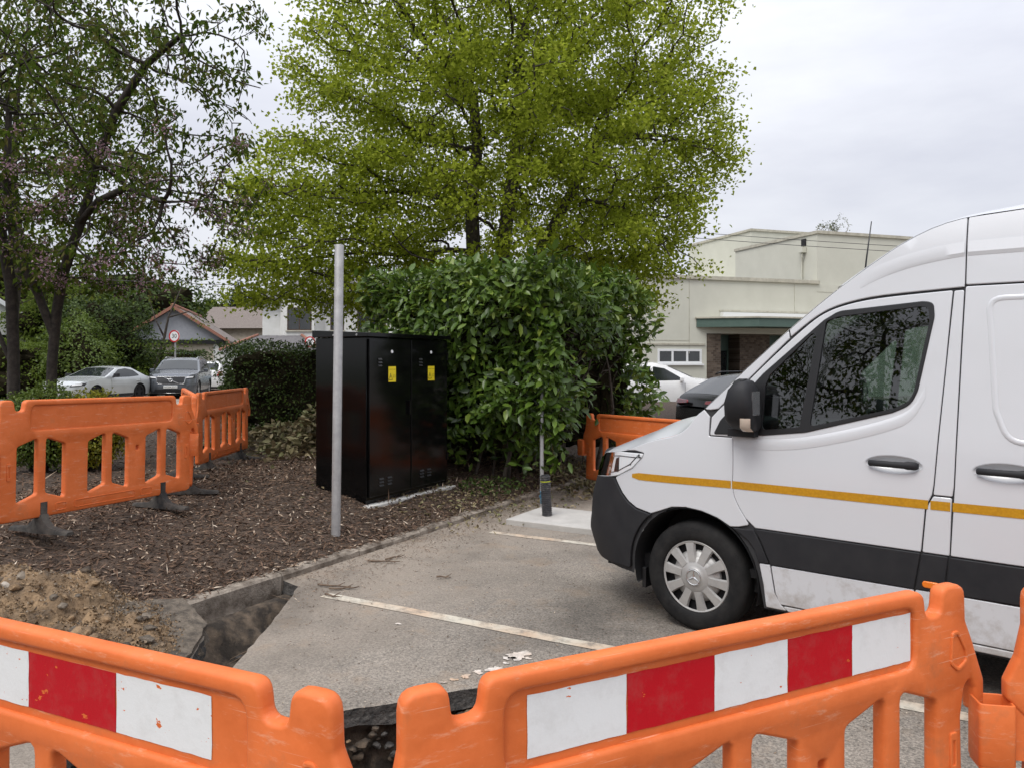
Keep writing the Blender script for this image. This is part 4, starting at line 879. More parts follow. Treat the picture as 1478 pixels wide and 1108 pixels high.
    # bumper, wraps the corner into the arch
    mb = MB(); bp = [(.93, .90), (.66, .932), (.64, .93), (.56, .835), (.50, .785), (.43, .75), (.315, .728)]+arc(fx, .365, .47, 51, -2, 9)+[(.50, .335), (.62, .335), (.78, .325), (.95, .33), (1.06, .40), (1.075, .55), (1.04, .78)]
    bp = [(min(x, B.nose(z)-.002), z) for x, z in bp]
    panel(mb, fn, dense(bp, .04, True), .010, .001, .05, .05); mb.build('bumper_corner', M['cladding'], van, True, 50)
    # arch lip + liner
    mb = MB(); V = []; lip = arc(fx, .365, .435, 200, -20, 40)
    for x, z in lip: z_ = max(z, .25); V += [fn(x, z_, .004), (x, sg*.62, z_)]
    mb.add(V, [(2*i, 2*i+2, 2*i+3, 2*i+1) for i in range(40)]); mb.add([(x, sg*.62, max(z, .2)) for x, z in lip], [tuple(range(41))]); mb.build('wheel_arch', M['dark'], van)
    # wing mirror
    if True:
        mb = MB(); st = []
        for k, (z, y0, y1, x0, x1) in enumerate([(1.325, .97, 1.04, -.30, -.42), (1.345, .985, 1.13, -.275, -.445), (1.40, .99, 1.20, -.262, -.455), (1.50, 1.0, 1.225, -.268, -.455), (1.58, 1.02, 1.22, -.29, -.445), (1.63, 1.05, 1.19, -.325, -.43), (1.645, 1.09, 1.15, -.355, -.41)]):
            for a, b in ((x0+.0, y0+.03), (x0, (y0+y1)/2), (x0-.025, y1-.03), (x0-.06, y1), (x1+.03, y1), (x1, y1-.02), (x1, y0+.03), (x1+.03, y0), (x0-.04, y0)): st.append((a, sg*b, z))
        mb.add(st, [(i*9+k, i*9+(k+1)%9, (i+1)*9+(k+1)%9, (i+1)*9+k) for i in range(6) for k in range(9)]+[tuple(range(9)), tuple(54+k for k in range(9))])
        mir = mb.build('wing_mirror', M['cladding'], van, True, 60)
        MB().box((-.25, sg*.93, 1.29), (-.42, sg*1.05, 1.335)).build('mirror_arm', M['cladding'], mir)
        mb = MB().box((-.458, sg*1.06, 1.43), (-.450, sg*1.16, 1.57)); mb.build('mirror_glass', M['chrome'], mir)
        mb = MB(); V = []
        for z in (1.335, 1.36, 1.415):
            for x, y in ((-.385, 1.175), (-.40, 1.212), (-.435, 1.214), (-.457, 1.195)): V.append((x, sg*(y - (.045 if z < 1.34 else 0)), z))
        mb.add(V, [(i*4+k, i*4+k+1, (i+1)*4+k+1, (i+1)*4+k) for i in range(2) for k in range(3)]); mb.build('indicator', M['amber_clear'], mir, True)
# top skins
ws = [p for p in pills if p[0] <= -.056 and p[0] > -.95]
mb = MB(); mb.keep = True; V = []; m_ = len(hoodl)
for i, (x, z) in enumerate(hoodl):
    w = B.W(x, z)*.988; cr_ = float(np.interp(x, [-.056, .05, .2, .35, .55, .70, .80], [.030, .085, .120, .125, .105, .070, .045]))
    for k in range(25): v = -1+k/12; V.append((x+.06*(1-v*v), v*w, z+cr_*(1-abs(v)**2.8)))
mb.add(V, [(i*25+k, i*25+k+1, (i+1)*25+k+1, (i+1)*25+k) for i in range(m_-1) for k in range(24)]); mb.build('bonnet', M['van_white'], van, True)
mb = MB(); V = []
for x, z in ((.80, 1.09), (.86, 1.03), (.93, .93)):
    pass
mb = MB(); top_strip(mb, B, ws[:3], .01, .22, -.93, .93, n=18); mb.build('cowl', M['trim'], van, True)
mb = MB(); top_strip(mb, B, ws[2:], .0, .22, -.93, .93, n=20); mb.build('windscreen', M['windscreen'], van, True)
for sg in (1, -1):
    mb = MB(); top_strip(mb, B, ws, .0, .22, sg*.93, sg*1.0, n=4); mb.build('windscreen_pillar', M['van_white'], van, True)
rp = [p for p in pills if p[0] <= -.85]
mb = MB(); V = []
m_ = len(rp)
for i, (x, z) in enumerate(rp):
    bl = .22*max(0, 1-i/(m_*.75)); w = B.W(x, z); cr_ = .02+.10*i/m_
    for k in range(21):
        v = -1+k/10; V.append((x+bl*(1-v*v), v*w, z+cr_*(1-abs(v)**2.6)))
mb.add(V, [(i*21+k, i*21+k+1, (i+1)*21+k+1, (i+1)*21+k) for i in range(m_-1) for k in range(20)]); mb.build('roof_front', M['van_white'], van, True)
mb = MB(); top_strip(mb, B, dense(roofl, .3), .12, 0, n=20, pw=2.6); mb.build('roof', M['van_white'], van, True)
# nose face, grille, rear
mb = MB(); V = []; zz = [.33, .45, .6, .78, .90]
for z in zz:
    for k in range(17): V.append(B.front((-1+k/8)*B.wz(z)*.80, z))
mb.add(V, [(i*17+k, i*17+k+1, (i+1)*17+k+1, (i+1)*17+k) for i in range(len(zz)-1) for k in range(16)]); mb.build('front_fascia', M['cladding'], van, True)
mb = MB(); V = []; zz = [.90, .98, 1.06, 1.088]
for z in zz:
    for k in range(17): V.append(B.front((-1+k/8)*B.wz(z)*.72, z))
mb.add(V, [(i*17+k, i*17+k+1, (i+1)*17+k+1, (i+1)*17+k) for i in range(len(zz)-1) for k in range(16)]); mb.build('nose_panel', M['van_white'], van, True)
mb = MB(); panel(mb, lambda a, b, o: B.front(a, b, o), dense(rounded([(-.5, .95), (.5, .95), (.56, 1.055), (-.56, 1.055)], .04), .08, True), .02, 0, .1); gr = mb.build('grille', M['trim'], van, True)
mb = MB().tube([B.front(.062*math.cos(a/12*6.283), .985+.062*math.sin(a/12*6.283), .03) for a in range(13)], .008, 6)
for a in (90, 210, 330): mb.tube([B.front(0, .985, .035), B.front(.062*math.cos(R(a)), .985+.062*math.sin(R(a)), .035)], [.009, .003], 6)
mb.build('star_badge', M['chrome'], gr, True)
mb = MB(); V = []; zz = [.4, .8, 1.3, 1.8, 2.3, 2.5]
for z in zz:
    for k in range(13): V.append(B.rear((-1+k/6)*B.wz(z)*.985, z))
mb.add(V, [(i*13+k, i*13+k+1, (i+1)*13+k+1, (i+1)*13+k) for i in range(len(zz)-1) for k in range(12)]); mb.build('rear_doors', M['van_white'], van, True)
MB().box((-4.85, -.85, .30), (.75, .85, .42)).build('underbody', M['dark'], van)
# cab interior
o = bevel(MB().box((-.62, -.80, .75), (-.05, .80, 1.30)).build('dashboard', M['seat'], van), .06, 3)
bevel(MB().box((-.40, .30, 1.28), (-.15, .78, 1.375)).build('dash_top', M['seat'], van), .04, 3)
for y in (-.55, .12, .58):
    bevel(MB().box((-1.30, y-.22, .75), (-.82, y+.22, .92)).build('seat', M['seat'], van), .05, 3)
    Mx = Matrix.Translation((-1.28, y, .9)) @ Matrix.Rotation(R(-12), 4, 'Y'); bevel(MB().box((-.07, -.22, 0), (.07, .22, .62), Mx).build('seat_back', M['seat'], van), .05, 3)
    bevel(MB().box((-.05, -.12, .66), (.05, .12, .84), Mx).build('headrest', M['seat'], van), .04, 3)
MB().tube([(-.72+.07*math.sin(a/16*6.283), -.52+.19*math.cos(a/16*6.283), 1.22+.17*math.sin(a/16*6.283)) for a in range(17)], .016, 8).build('steering_wheel', M['trim'], van, True)
MB().box((-1.62, -.83, .4), (-1.58, .83, 2.25)).build('bulkhead', M['seat'], van)
MB().box((-1.6, -.9, .40), (.2, .9, .45)).build('cab_floor', M['dark'], van)
MB().tube([(-.93, .62, 2.26), (-.94, .62, 2.36), (-.969, .62, 2.587)], [.006, .005, .003], 6).build('aerial', M['trim'], van, True)
for sg in (1, -1): MB().tube([(.02, sg*.1, 1.475), (.02, sg*.45, 1.485), (-.02, sg*.75, 1.47)], .012, 6).build('wiper', M['trim'], van, True)
# wheels
def van_wheel(x, y, sg):
    w = MB(); s_ = -1 if sg > 0 else 1
    pr = [(.235, -.20), (.30, -.205), (.342, -.19), (.353, -.165), (.355, -.10), (.353, -.04), (.342, -.014), (.315, .0), (.27, .004), (.245, -.002), (.232, -.012), (.228, -.05)]
    Mx = Matrix.Translation((x, y, .355)) @ (Matrix.Identity(4) if sg > 0 else Matrix.Scale(-1, 4, (0, 1, 0)))
    wh = w.lathe(pr, 64, 'y', Mx, caps=False).build('wheel', M['tyre'], van, True)
    mb = MB()
    for k in range(3): mb.lathe([(.3556, -.06-.045*k), (.3562, -.062-.045*k), (.3562, -.066-.045*k), (.3556, -.068-.045*k)], 64, 'y', Mx, caps=False)
    mb.build('tread_groove', M['dark'], wh, True)
    MB().lathe([(.232, -.055), (.10, -.055), (0, -.055)], 48, 'y', Mx, caps=False).build('rim', M['dark'], wh, True)
    hub = MB(); hub.lathe([(0, .012), (.055, .012), (.062, .006), (.075, .002), (.118, -.012), (.128, -.02), (.13, -.05)], 48, 'y', Mx, caps=False)
    hub.lathe([(.215, -.014), (.226, -.010), (.232, -.016), (.232, -.05)], 64, 'y', Mx, caps=False)
    hb = hub.build('hubcap', M['hub'], wh, True, 40)
    for k in range(10):
        a = 2*math.pi*k/10+.12; V = []
        for r, hw, d in ((.095, .030, -.002), (.15, .030, -.005), (.19, .034, -.009), (.228, .041, -.014)):
            for s in (-1, -.75, .75, 1):
                dd_ = d if abs(s) < .9 else d-.014; cx_, cz_ = r*math.cos(a)-s*hw*math.sin(a), r*math.sin(a)+s*hw*math.cos(a); V.append(Mx @ Vector((cx_, dd_, cz_)))
        MB().add(V, [(i*4+k2, i*4+k2+1, (i+1)*4+k2+1, (i+1)*4+k2) for i in range(3) for k2 in range(3)]).build('spoke', M['hub'], wh, True, 30)
    for k in range(10):
        if k == 0: MB().lathe([(.168, -.050), (.160, -.030), (.12, -.018)], 40, 'y', Mx, caps=False).build('hub_ring', M['hub'], wh, True)
    st = MB(); ring = [(.048*math.cos(2*math.pi*i/28), .048*math.sin(2*math.pi*i/28)) for i in range(28)]
    st.tube([Mx @ Vector((a, .014, b)) for a, b in ring+ring[:1]], .0035, 6, False)
    for a in (90, 210, 330):
        c, s = math.cos(R(a)), math.sin(R(a)); n_ = Vector((-s, 0, c)); p0, p1 = Vector((0, .019, 0)), Vector((.046*c, .014, .046*s))
        st.add([Mx @ v for v in (Vector((0, .013, 0))+n_*.010, p1+n_*.0005, p1-n_*.0005, Vector((0, .013, 0))-n_*.010, p0)], [(0, 1, 4), (1, 2, 4), (2, 3, 4)])
    st.build('star_badge', M['chrome'], hb, True, 20)
    return wh
for sg in (1, -1):
    van_wheel(fx, sg*.965, sg); van_wheel(rx, sg*.965, sg)
bevel(MB().box((.40, .70, .20), (.43, .92, .34)).build('mud_flap', M['trim'], van), .006)
# ---------- passenger cars
def paint(name, c, metal=.3, rough=.25): return pmat(name, c, rough, metal, c2=(c[0]*.9, c[1]*.9, c[2]*.9), scale=2, coat=.5)
def car(name, label, loc, rz, mat, L, W, top, wins, wheels, wr, wsx, rwx, cat='car', lamps=None, front_plate=None, rear_plate=None, grille=None, rail=True, rim='hub', belt=.95, tail_lamps=None, roofw=.74, group='parked cars'):
    """top: shoulder profile front->rear; wsx / rwx: index ranges of windscreen and rear window in the profile"""
    t = thing(name, label, cat, loc, rz, group); hw = W/2; xf, xr = L/2, -L/2; H = max(z for _, z in top)
    Bd = Body([(0, hw*.93), (.3, hw*.97), (.6, hw), (belt-.05, hw*.985), (belt+.05, hw*.95), (H, hw*roofw), (H+.2, hw*.5)],
              [(0, xf-.12), (.25, xf-.05), (.45, xf), (.65, xf-.015), (.85, xf-.08), (1.2, xf-.2)], [(0, xr+.12), (.3, xr+.03), (.5, xr), (.9, xr+.03), (1.2, xr+.15), (1.6, xr+.4)], .6, .75, xf-.75, xr+.55)
    f0, r0 = wheels; ar = wr+.05
    ol = [(xf-.06, .24), (f0+ar, .22)]+arc(f0, wr, ar, 0, 180, 12)+[(f0-ar, .20), (r0+ar, .20)]+arc(r0, wr, ar, 0, 180, 12)+[(r0-ar, .24), (xr+.06, .28), (xr+.01, .55)]+[p for p in top[::-1]]+[(xf-.02, .5)]
    ol = [(max(Bd.tail(z)+.003, min(x, Bd.nose(z)-.003)), z) for x, z in ol]
    mb = MB()
    for sg in (1, -1):
        P, T, _ = fill([ccw(dense(ol, .14, True))], .13); mb.add([Bd.side(p.x, p.y, 0, sg) for p in P], T)
    lw, lr = wsx, rwx
    tp = dense(top, .12); mb2 = MB(); top_strip(mb, Bd, tp, .035, .0, n=12, pw=2.6)
    for F_, zz in ((Bd.front, [.24, .4, .55, .7, top[0][1]]), (Bd.rear, [.28, .45, .6, .75, top[-1][1]])):
        V = []
        for z in zz:
            for k in range(13): V.append(F_((-1+k/6)*Bd.wz(z)*.97, z))
        mb.add(V, [(i*13+k, i*13+k+1, (i+1)*13+k+1, (i+1)*13+k) for i in range(4) for k in range(12)])
    body = mb.build('body', mat, t, True, 42)
    MB().box((xr+.25, -hw*.85, .18), (xf-.25, hw*.85, .45)).build('underbody', M['dark'], t)
    for nm, (i0, i1) in (('windscreen', wsx), ('rear_window', rwx)):
        a, b = Vector(top[i0]), Vector(top[i1]); ln = [tuple(a.lerp(b, .07+.86*k/6)) for k in range(7)]
        mb = MB(); top_strip(mb, Bd, ln, .035, .0, -.90, .90, .008, 12, pw=2.6); mb.build(nm, M['car_glass'], t, True)
    for sg in (1, -1):
        fn = lambda a, b, o: Bd.side(a, b, o, sg)
        for w in wins:
            mb = MB(); panel(mb, fn, dense(rounded(w, .04, 3), .08, True), .006, 0, .12, .01); mb.build('side_window', M['car_glass'], t, True)
        # door seams and handles, sill strip
        xs = sorted({round(max(p[0] for p in w), 2) for w in wins}); 
        for x in xs[-1:]+[round(min(p[0] for p in wins[0]), 2)]:
            mb = MB(); V = []
            for k in range(9): z = .35+(belt-.38)*k/8; V += [fn(x-.006, z, .002), fn(x+.006, z, .002)]
            mb.add(V, [(2*i, 2*i+1, 2*i+3, 2*i+2) for i in range(8)]); mb.build('door_seam', M['gap'], t)
        for w in wins[:2]:
            hx = min(p[0] for p in w)+.16; mb = MB().box((hx-.10, sg*(Bd.W(hx, belt-.12)-.005), belt-.14), (hx+.10, sg*(Bd.W(hx, belt-.12)+.028), belt-.105)); bevel(mb.build('door_handle', mat, t), .01)
        mb = MB(); panel(mb, fn, dense([(f0-ar-.02, .21), (r0+ar+.02, .21), (r0+ar+.02, .32), (f0-ar-.02, .32)], .12, True), .012, 0, .15, .02); mb.build('sill_trim', M['cladding'], t, True)
        # arches
        for wx in wheels:
            mb = MB(); lp = arc(wx, wr, ar, 200, -20, 20); V = []
            for x, z in lp: z = max(z, .16); V += [tuple(Bd.side(x, z, .004, sg)), (x, sg*hw*.6, z)]
            mb.add(V, [(2*i, 2*i+2, 2*i+3, 2*i+1) for i in range(20)]); mb.add([(x, sg*hw*.6, max(z, .16)) for x, z in lp], [tuple(range(21))]); mb.build('wheel_arch', M['dark'], t)
            Mx = Matrix.Translation((wx, sg*(hw*.97), wr)) @ (Matrix.Identity(4) if sg > 0 else Matrix.Scale(-1, 4, (0, 1, 0))); ri = wr*.70
            wh = MB().lathe([(ri, -.19), (wr*.97, -.19), (wr, -.165), (wr, -.03), (wr*.965, -.005), (ri*1.05, 0), (ri, -.012), (ri*.98, -.05)], 36, 'y', Mx, caps=False).build('wheel', M['tyre'], t, True)
            MB().lathe([(ri, -.06), (0, -.06)], 30, 'y', Mx, caps=False).build('rim_back', M['dark'], wh)
            sp = MB().lathe([(ri, -.012), (ri*.93, -.014), (ri*.93, -.04)], 30, 'y', Mx, caps=False); sp.lathe([(ri*.22, -.035), (ri*.2, -.012), (0, -.01)], 20, 'y', Mx, caps=False)
            for k in range(5):
                a = 6.283*k/5+.3; c, s = math.cos(a), math.sin(a)
                V = [Mx @ Vector((r*c-q*s, d, r*s+q*c)) for r, hwid, d in ((ri*.15, .05, -.015), (ri*.95, .032, -.018)) for q in (-hwid, hwid)]; sp.add(V, [(0, 1, 3, 2)])
            sp.build('rim', M['dark' if rim == 'dark' else 'hub'], wh)
        # mirror
        mxp = max(p[0] for w in wins for p in w)-.12; z0 = belt+.02; y0 = Bd.W(mxp, z0)
        mb = MB().box((mxp-.05, sg*(y0-.02), z0), (mxp+.03, sg*(y0+.08), z0+.05)).box((mxp-.06, sg*(y0+.06), z0+.01), (mxp+.08, sg*(y0+.24), z0+.16)); bevel(mb.build('door_mirror', M['cladding'] if rail is None else mat, t), .03, 3)
        if rail: MB().tube([(top[wsx[1]][0]-.15, sg*hw*.66, H+.02), (top[wsx[1]][0]-.3, sg*hw*.67, H+.055), (top[rwx[0]][0]+.2, sg*hw*.67, H+.045), (top[rwx[0]][0]+.05, sg*hw*.66, H)], .016, 6).build('roof_rail', M['chrome'] if rail == 'chrome' else M['trim'], t, True)
    fr = lambda a, b, o: Bd.front(a, b, o); rrn = lambda a, b, o: Bd.rear(a, b, o)
    if lamps:
        for sg in (1, -1):
            mb = MB(); panel(mb, fr, dense([(sg*a, b) for a, b in lamps], .06, True), .012, 0, .08, .03); hl = mb.build('headlamp', M['trim'], t, True)
            c = [sum(q)/len(lamps) for q in zip(*lamps)]; sm = [((sg*(c[0]+(a-c[0])*.7)), c[1]+(b-c[1])*.55+.01) for a, b in lamps]
            mb = MB(); panel(mb, fr, dense(sm, .06, True), .018, 0, .08, .006); mb.build('lamp_unit', M['lamp_chrome'], hl, True)
    if grille:
        mb = MB(); panel(mb, fr, dense(rounded(grille, .05, 3), .08, True), .014, 0, .1, .03); g = mb.build('grille', M['trim'], t, True)
        mb = MB(); gl = ccw(rounded(grille, .05, 3)); gl = gl+gl[:1]; mb.tube([fr(a, b, .02) for a, b in gl], .011, 6); mb.build('grille_surround', M['chrome'], g, True)
        zc = sum(b for _, b in grille)/len(grille); mb = MB().tube([fr(.065*math.cos(k/14*6.283), zc+.065*math.sin(k/14*6.283), .035) for k in range(15)], .014, 6)
        x0 = [fr(y, zc+dz, .028) for y, dz in ((.30, -.13), (-.30, .13))]; mb.tube(x0, .013, 6); mb.build('badge', M['chrome'], g, True)
        mb = MB(); panel(mb, fr, dense([(-hw*.7, .26), (hw*.7, .26), (hw*.62, .40), (-hw*.62, .40)], .1, True), .012, 0, .12, .02); mb.build('lower_intake', M['dark'], t, True)
        mb = MB().tube([fr(-hw*.75, .255, .02), fr(0, .25, .025), fr(hw*.75, .255, .02)], .014, 6); mb.build('lower_trim', M['chrome'], t, True)
    for spec_, F_, sgn in ((front_plate, fr, 1), (rear_plate, rrn, -1)):
        if spec_:
            s, z, pm = spec_; mb = MB(); panel(mb, F_, [(-.26, z-.055), (.26, z-.055), (.26, z+.055), (-.26, z+.055)], .03, 0, .2, .012); p = mb.build('number_plate', M[pm], t)
            if s:
                x = F_(0, z, .034).x; Mt = Matrix.Translation((x+sgn*.004, 0, z)) @ Matrix.Rotation(R(90)*sgn, 4, 'Z') @ Matrix.Rotation(R(90), 4, 'X'); text('plate_letters', s, .095, M['ink'], p, Mt)
    if tail_lamps:
        for sg in (1, -1):
            mb = MB(); panel(mb, rrn, dense([(sg*a, b) for a, b in tail_lamps], .05, True), .014, 0, .07, .03); mb.build('tail_lamp', M['red_lens'], t, True)
    return t
hd = lambda x, y: math.atan2(y, x)
RZ = .19       # road level on the left
# silver coupe
c = at(128, 560, 29.0)
car('silver_coupe', 'low silver coupe with dark wheels parked left of the grey SUV', (-15.75, 29.3, RZ), hd(-.16, -.985), paint('silver_paint', (.50, .52, .52), .35), 4.15, 1.80,
    [(2.0, .66), (1.85, .78), (.75, .92), (-.15, 1.27), (-.5, 1.31), (-.95, 1.28), (-1.6, .96), (-1.95, .90), (-2.02, .72)],
    [[(.45, .93), (-.15, 1.21), (-.6, 1.255), (-1.0, 1.18), (-1.25, .97), (-.6, .93)]], (1.25, -1.20), .32, (2, 3), (5, 6), lamps=[(.45, .62), (.82, .66), (.84, .76), (.5, .70)], rail=None, rim='dark', belt=.90, roofw=.70)
car('grey_suv', 'dark grey SUV facing the road with a slanted bar badge on its grille', (-14.35, 33.4, RZ), hd(.23, -.97), paint('grey_paint', (.105, .115, .13), .45), 4.69, 1.92,
    [(2.30, .82), (2.15, .98), (.95, 1.12), (.15, 1.56), (-.25, 1.64), (-1.5, 1.62), (-1.85, 1.55), (-2.2, 1.12), (-2.3, .80)],
    [[(.62, 1.08), (.05, 1.48), (-.45, 1.54), (-.45, 1.06)], [(-.55, 1.06), (-.55, 1.55), (-1.35, 1.53), (-1.45, 1.08)], [(-1.55, 1.10), (-1.45, 1.51), (-1.75, 1.45), (-1.9, 1.14)]], (1.45, -1.42), .36, (2, 3), (6, 7),
    lamps=[(.52, .80), (.86, .83), (.88, .93), (.52, .89)], front_plate=('WO24 JWO', .50, 'plate_white'), grille=[(-.50, .62), (.50, .62), (.56, .90), (-.56, .90)], rail='chrome', belt=1.03)
car('white_hatchback', 'white hatchback parked behind the grey SUV, its red tail lamp showing', (-15.45, 39.6, RZ), hd(-.20, .98), paint('white_paint', (.78, .78, .77), 0), 4.05, 1.74,
    [(2.0, .72), (1.85, .86), (.95, .98), (.15, 1.42), (-.25, 1.49), (-1.3, 1.46), (-1.6, 1.40), (-1.95, 1.02), (-2.0, .75)],
    [[(.62, .98), (.05, 1.34), (-.45, 1.40), (-.45, .96)], [(-.55, .96), (-.55, 1.41), (-1.2, 1.37), (-1.5, 1.02)]], (1.25, -1.25), .31, (2, 3), (6, 7), rear_plate=('', .62, 'plate_yellow'), tail_lamps=[(.55, .80), (.84, .80), (.80, 1.04), (.66, 1.02)], rail=False, belt=.93)
car('blue_grey_car', 'pale blue car half hidden by the dark hedge', (-15.15, 44.5, RZ), hd(.25, -.97), paint('blue_grey_paint', (.22, .29, .33), .3), 4.2, 1.76,
    [(2.05, .74), (1.9, .88), (1.0, 1.0), (.15, 1.44), (-.25, 1.51), (-1.3, 1.48), (-1.6, 1.42), (-2.0, 1.04), (-2.05, .77)],
    [[(.62, 1.0), (.05, 1.36), (-.45, 1.42), (-.45, .98)], [(-.55, .98), (-.55, 1.43), (-1.2, 1.39), (-1.5, 1.04)]], (1.28, -1.28), .31, (2, 3), (6, 7), lamps=[(.48, .68), (.8, .72), (.84, .86), (.5, .80)], front_plate=('', .45, 'plate_white'), rail=False, belt=.95)
car('white_suv', 'white SUV parked side-on beyond the end of the laurel hedge', (5.45, 27.6, 0), hd(.985, -.17), paint('white_paint_suv', (.80, .80, .80), 0), 4.65, 1.92,
    [(2.28, .84), (2.1, 1.0), (1.05, 1.10), (.05, 1.56), (-.4, 1.65), (-1.4, 1.60), (-1.7, 1.54), (-2.2, 1.10), (-2.28, .80)],
    [[(.70, 1.07), (.0, 1.47), (-.40, 1.54), (-.40, 1.04)], [(-.48, 1.04), (-.48, 1.55), (-1.25, 1.52), (-1.55, 1.08)]], (1.42, -1.42), .37, (2, 3), (6, 7), lamps=[(.5, .82), (.84, .84), (.86, .93), (.52, .90)], tail_lamps=[(.3, .9), (.86, .88), (.86, .96), (.3, .97)], rail=False, belt=1.0)
car('black_suv', 'black coupe-backed SUV with red tail lamp behind the van bonnet', (5.75, 16.2, 0), hd(.93, .36), pmat('black_paint', (.006, .006, .007), .22, 0., spec=.35), 4.45, 1.84,
    [(2.15, .78), (2.0, .92), (1.0, 1.02), (.15, 1.40), (-.25, 1.465), (-1.0, 1.44), (-1.35, 1.38), (-2.05, 1.02), (-2.18, .80)],
    [[(.65, 1.02), (.05, 1.33), (-.42, 1.385), (-.42, .99)], [(-.50, .99), (-.50, 1.385), (-1.1, 1.34), (-1.45, 1.04)]], (1.35, -1.32), .34, (2, 3), (6, 7), tail_lamps=[(.30, .90), (.90, .86), (.88, .98), (.32, .955)], rail='trim', belt=.97)
# ---------------------------------------------------------------- foliage tools
M['core_shade'] = pmat('painted_core_shade', (.016, .014, .009), 1., c2=(.035, .030, .018), scale=30, spec=0., bump=1, bscale=30)  # dark brown standing in for shade inside crowns and hedges
def leaves(P, L, Wd, dirn, nrm, rs, fold=.18, kind='diamond', var=None):
    """P (n,3) base points, dirn/nrm (n,3); returns V, F, var per point"""
    n = len(P); dirn = dirn/np.linalg.norm(dirn, axis=1, keepdims=True)
    side = np.cross(nrm, dirn); side /= np.linalg.norm(side, axis=1, keepdims=True)+1e-9; up = np.cross(dirn, side)
    L = np.broadcast_to(L, (n,))[:, None]; Wd = np.broadcast_to(Wd, (n,))[:, None]
    if kind == 'diamond':
        pts = [P, P+dirn*L*.45+side*Wd*.5+up*Wd*fold, P+dirn*L-up*Wd*fold, P+dirn*L*.45-side*Wd*.5+up*Wd*fold]
        f = np.array([[0, 1, 2], [0, 2, 3]])
    else:
        pts = [P, P+dirn*L*.30+side*Wd*.46+up*Wd*fold, P+dirn*L*.68+side*Wd*.42+up*Wd*fold*.6, P+dirn*L-up*Wd*fold, P+dirn*L*.68-side*Wd*.42+up*Wd*fold*.6, P+dirn*L*.30-side*Wd*.46+up*Wd*fold, P+dirn*L*.5-up*Wd*.02]
        f = np.array([[0, 1, 6], [1, 2, 6], [2, 3, 6], [3, 4, 6], [4, 5, 6], [5, 0, 6]])
    k = len(pts); V = np.stack(pts, 1).reshape(-1, 3)
    Fc = (f[None]+(np.arange(n)*k)[:, None, None]).reshape(-1, 3)
    if var is None: var = rs.rand(n)
    return V, Fc, np.repeat(var, k)
def colonize(attr, stems, step, kill, infl, iters, grav=0.0, seed=1):
    nodes_ = []; par = []
    for st in stems:
        prev = -1
        for p in st:
            nodes_.append(Vector(p)); par.append(prev); prev = len(nodes_)-1
    alive = [Vector(a) for a in attr]
    for it in range(iters):
        kd = KDTree(len(nodes_))
        for i, p in enumerate(nodes_): kd.insert(p, i)
        kd.balance(); acc = {}; nxt = []
        for a in alive:
            co, i, dist = kd.find(a)
            if dist < kill: continue
            nxt.append(a)
            if dist < infl:
                v = (a-co).normalized(); acc[i] = acc.get(i, Vector())+v
        alive = nxt
        if not acc: break
        for i, v in acc.items():
            v = v.normalized()+Vector((0, 0, grav)); v += Vector((random.uniform(-.25,.25), random.uniform(-.25,.25), random.uniform(-.25,.25)))
            q = nodes_[i]+v.normalized()*step
            if kd.find(q)[2] > step*.35: nodes_.append(q); par.append(i)
    return nodes_, par
def branch_mesh(name, nd, par, tip, expo, mat, parent, rmax=None, n=6):
    ch = {}
    for i, p in enumerate(par): ch.setdefault(p, []).append(i)
    rad = [0.0]*len(nd)
    for i in range(len(nd)-1, -1, -1):
        c = ch.get(i, []); rad[i] = (sum(rad[k]**expo for k in c))**(1/expo) if c else tip
    if rmax: rad = [min(r, rmax) for r in rad]
    mb = MB(); stack = [(i, None) for i in ch.get(-1, [])]
    while stack:
        i, pr = stack.pop(); pts = []; rs = []
        if pr is not None: pts.append(nd[pr]); rs.append(min(rad[pr], rad[i]*1.25))
        while True:
            pts.append(nd[i]); rs.append(rad[i]); c = ch.get(i, [])
            if not c: break
            c = sorted(c, key=lambda k: -rad[k])
            for k in c[1:]: stack.append((k, i))
            i = c[0]
        if len(pts) > 1: mb.tube(pts, rs, 9 if rs[0] > .08 else (n if rs[0] > .025 else 4), caps=False)
    o = mb.build(name, mat, parent, True); return o, rad
def unit(n, rs): v = rs.randn(n, 3); return v/np.linalg.norm(v, axis=1, keepdims=True)
def tree(name, label, base, attr, stems, step, kill, infl, iters, lm, bark, per, spread, L, Wd, seed, droop=.5, tipr=.008, expo=2.3, rleaf=.03, cat='tree', group=None, grav=0., flowers=None, rmax=None, upn=.9, flat=1.0, keep=1.0):
    random.seed(seed); rs = np.random.RandomState(seed)
    t = thing(name, label, cat, base, 0, group); b = Vector(base)
    nd, par = colonize(attr, stems, step, kill, infl, iters, grav)
    nd = [p-b for p in nd]
    o, rad = branch_mesh('trunk', nd, par, tipr, expo, bark, t, rmax)
    A = np.array([tuple(p) for p in nd]); rad = np.array(rad); tips = A[rad < rleaf]; tips = tips[rs.rand(len(tips)) < keep]
    P = np.repeat(tips, per, axis=0); n = len(P); P = P+rs.randn(n, 3)*np.array([spread, spread, spread*flat])
    d = unit(n, rs); d[:, 2] -= droop; nr = unit(n, rs)*.7; nr[:, 2] += upn
    V, Fc, var = leaves(P, L*rs.uniform(.65, 1.2, n), Wd*rs.uniform(.7, 1.2, n), d, nr, rs, var=np.clip(rs.normal(.5, .23, n), 0, 1))
    np_mesh('crown', V, Fc, lm, t, var)
    if flowers:
        fm, cnt, zmax, fs = flowers; low = tips[(tips[:, 2] < zmax)]; c = low[rs.randint(0, len(low), cnt)]
        P = np.repeat(c, 26, axis=0); n = len(P); P = P+rs.randn(n, 3)*fs
        V, Fc, var = leaves(P, .028, .026, unit(n, rs), unit(n, rs), rs); np_mesh('blossom', V, Fc, fm, t, var)
    return t
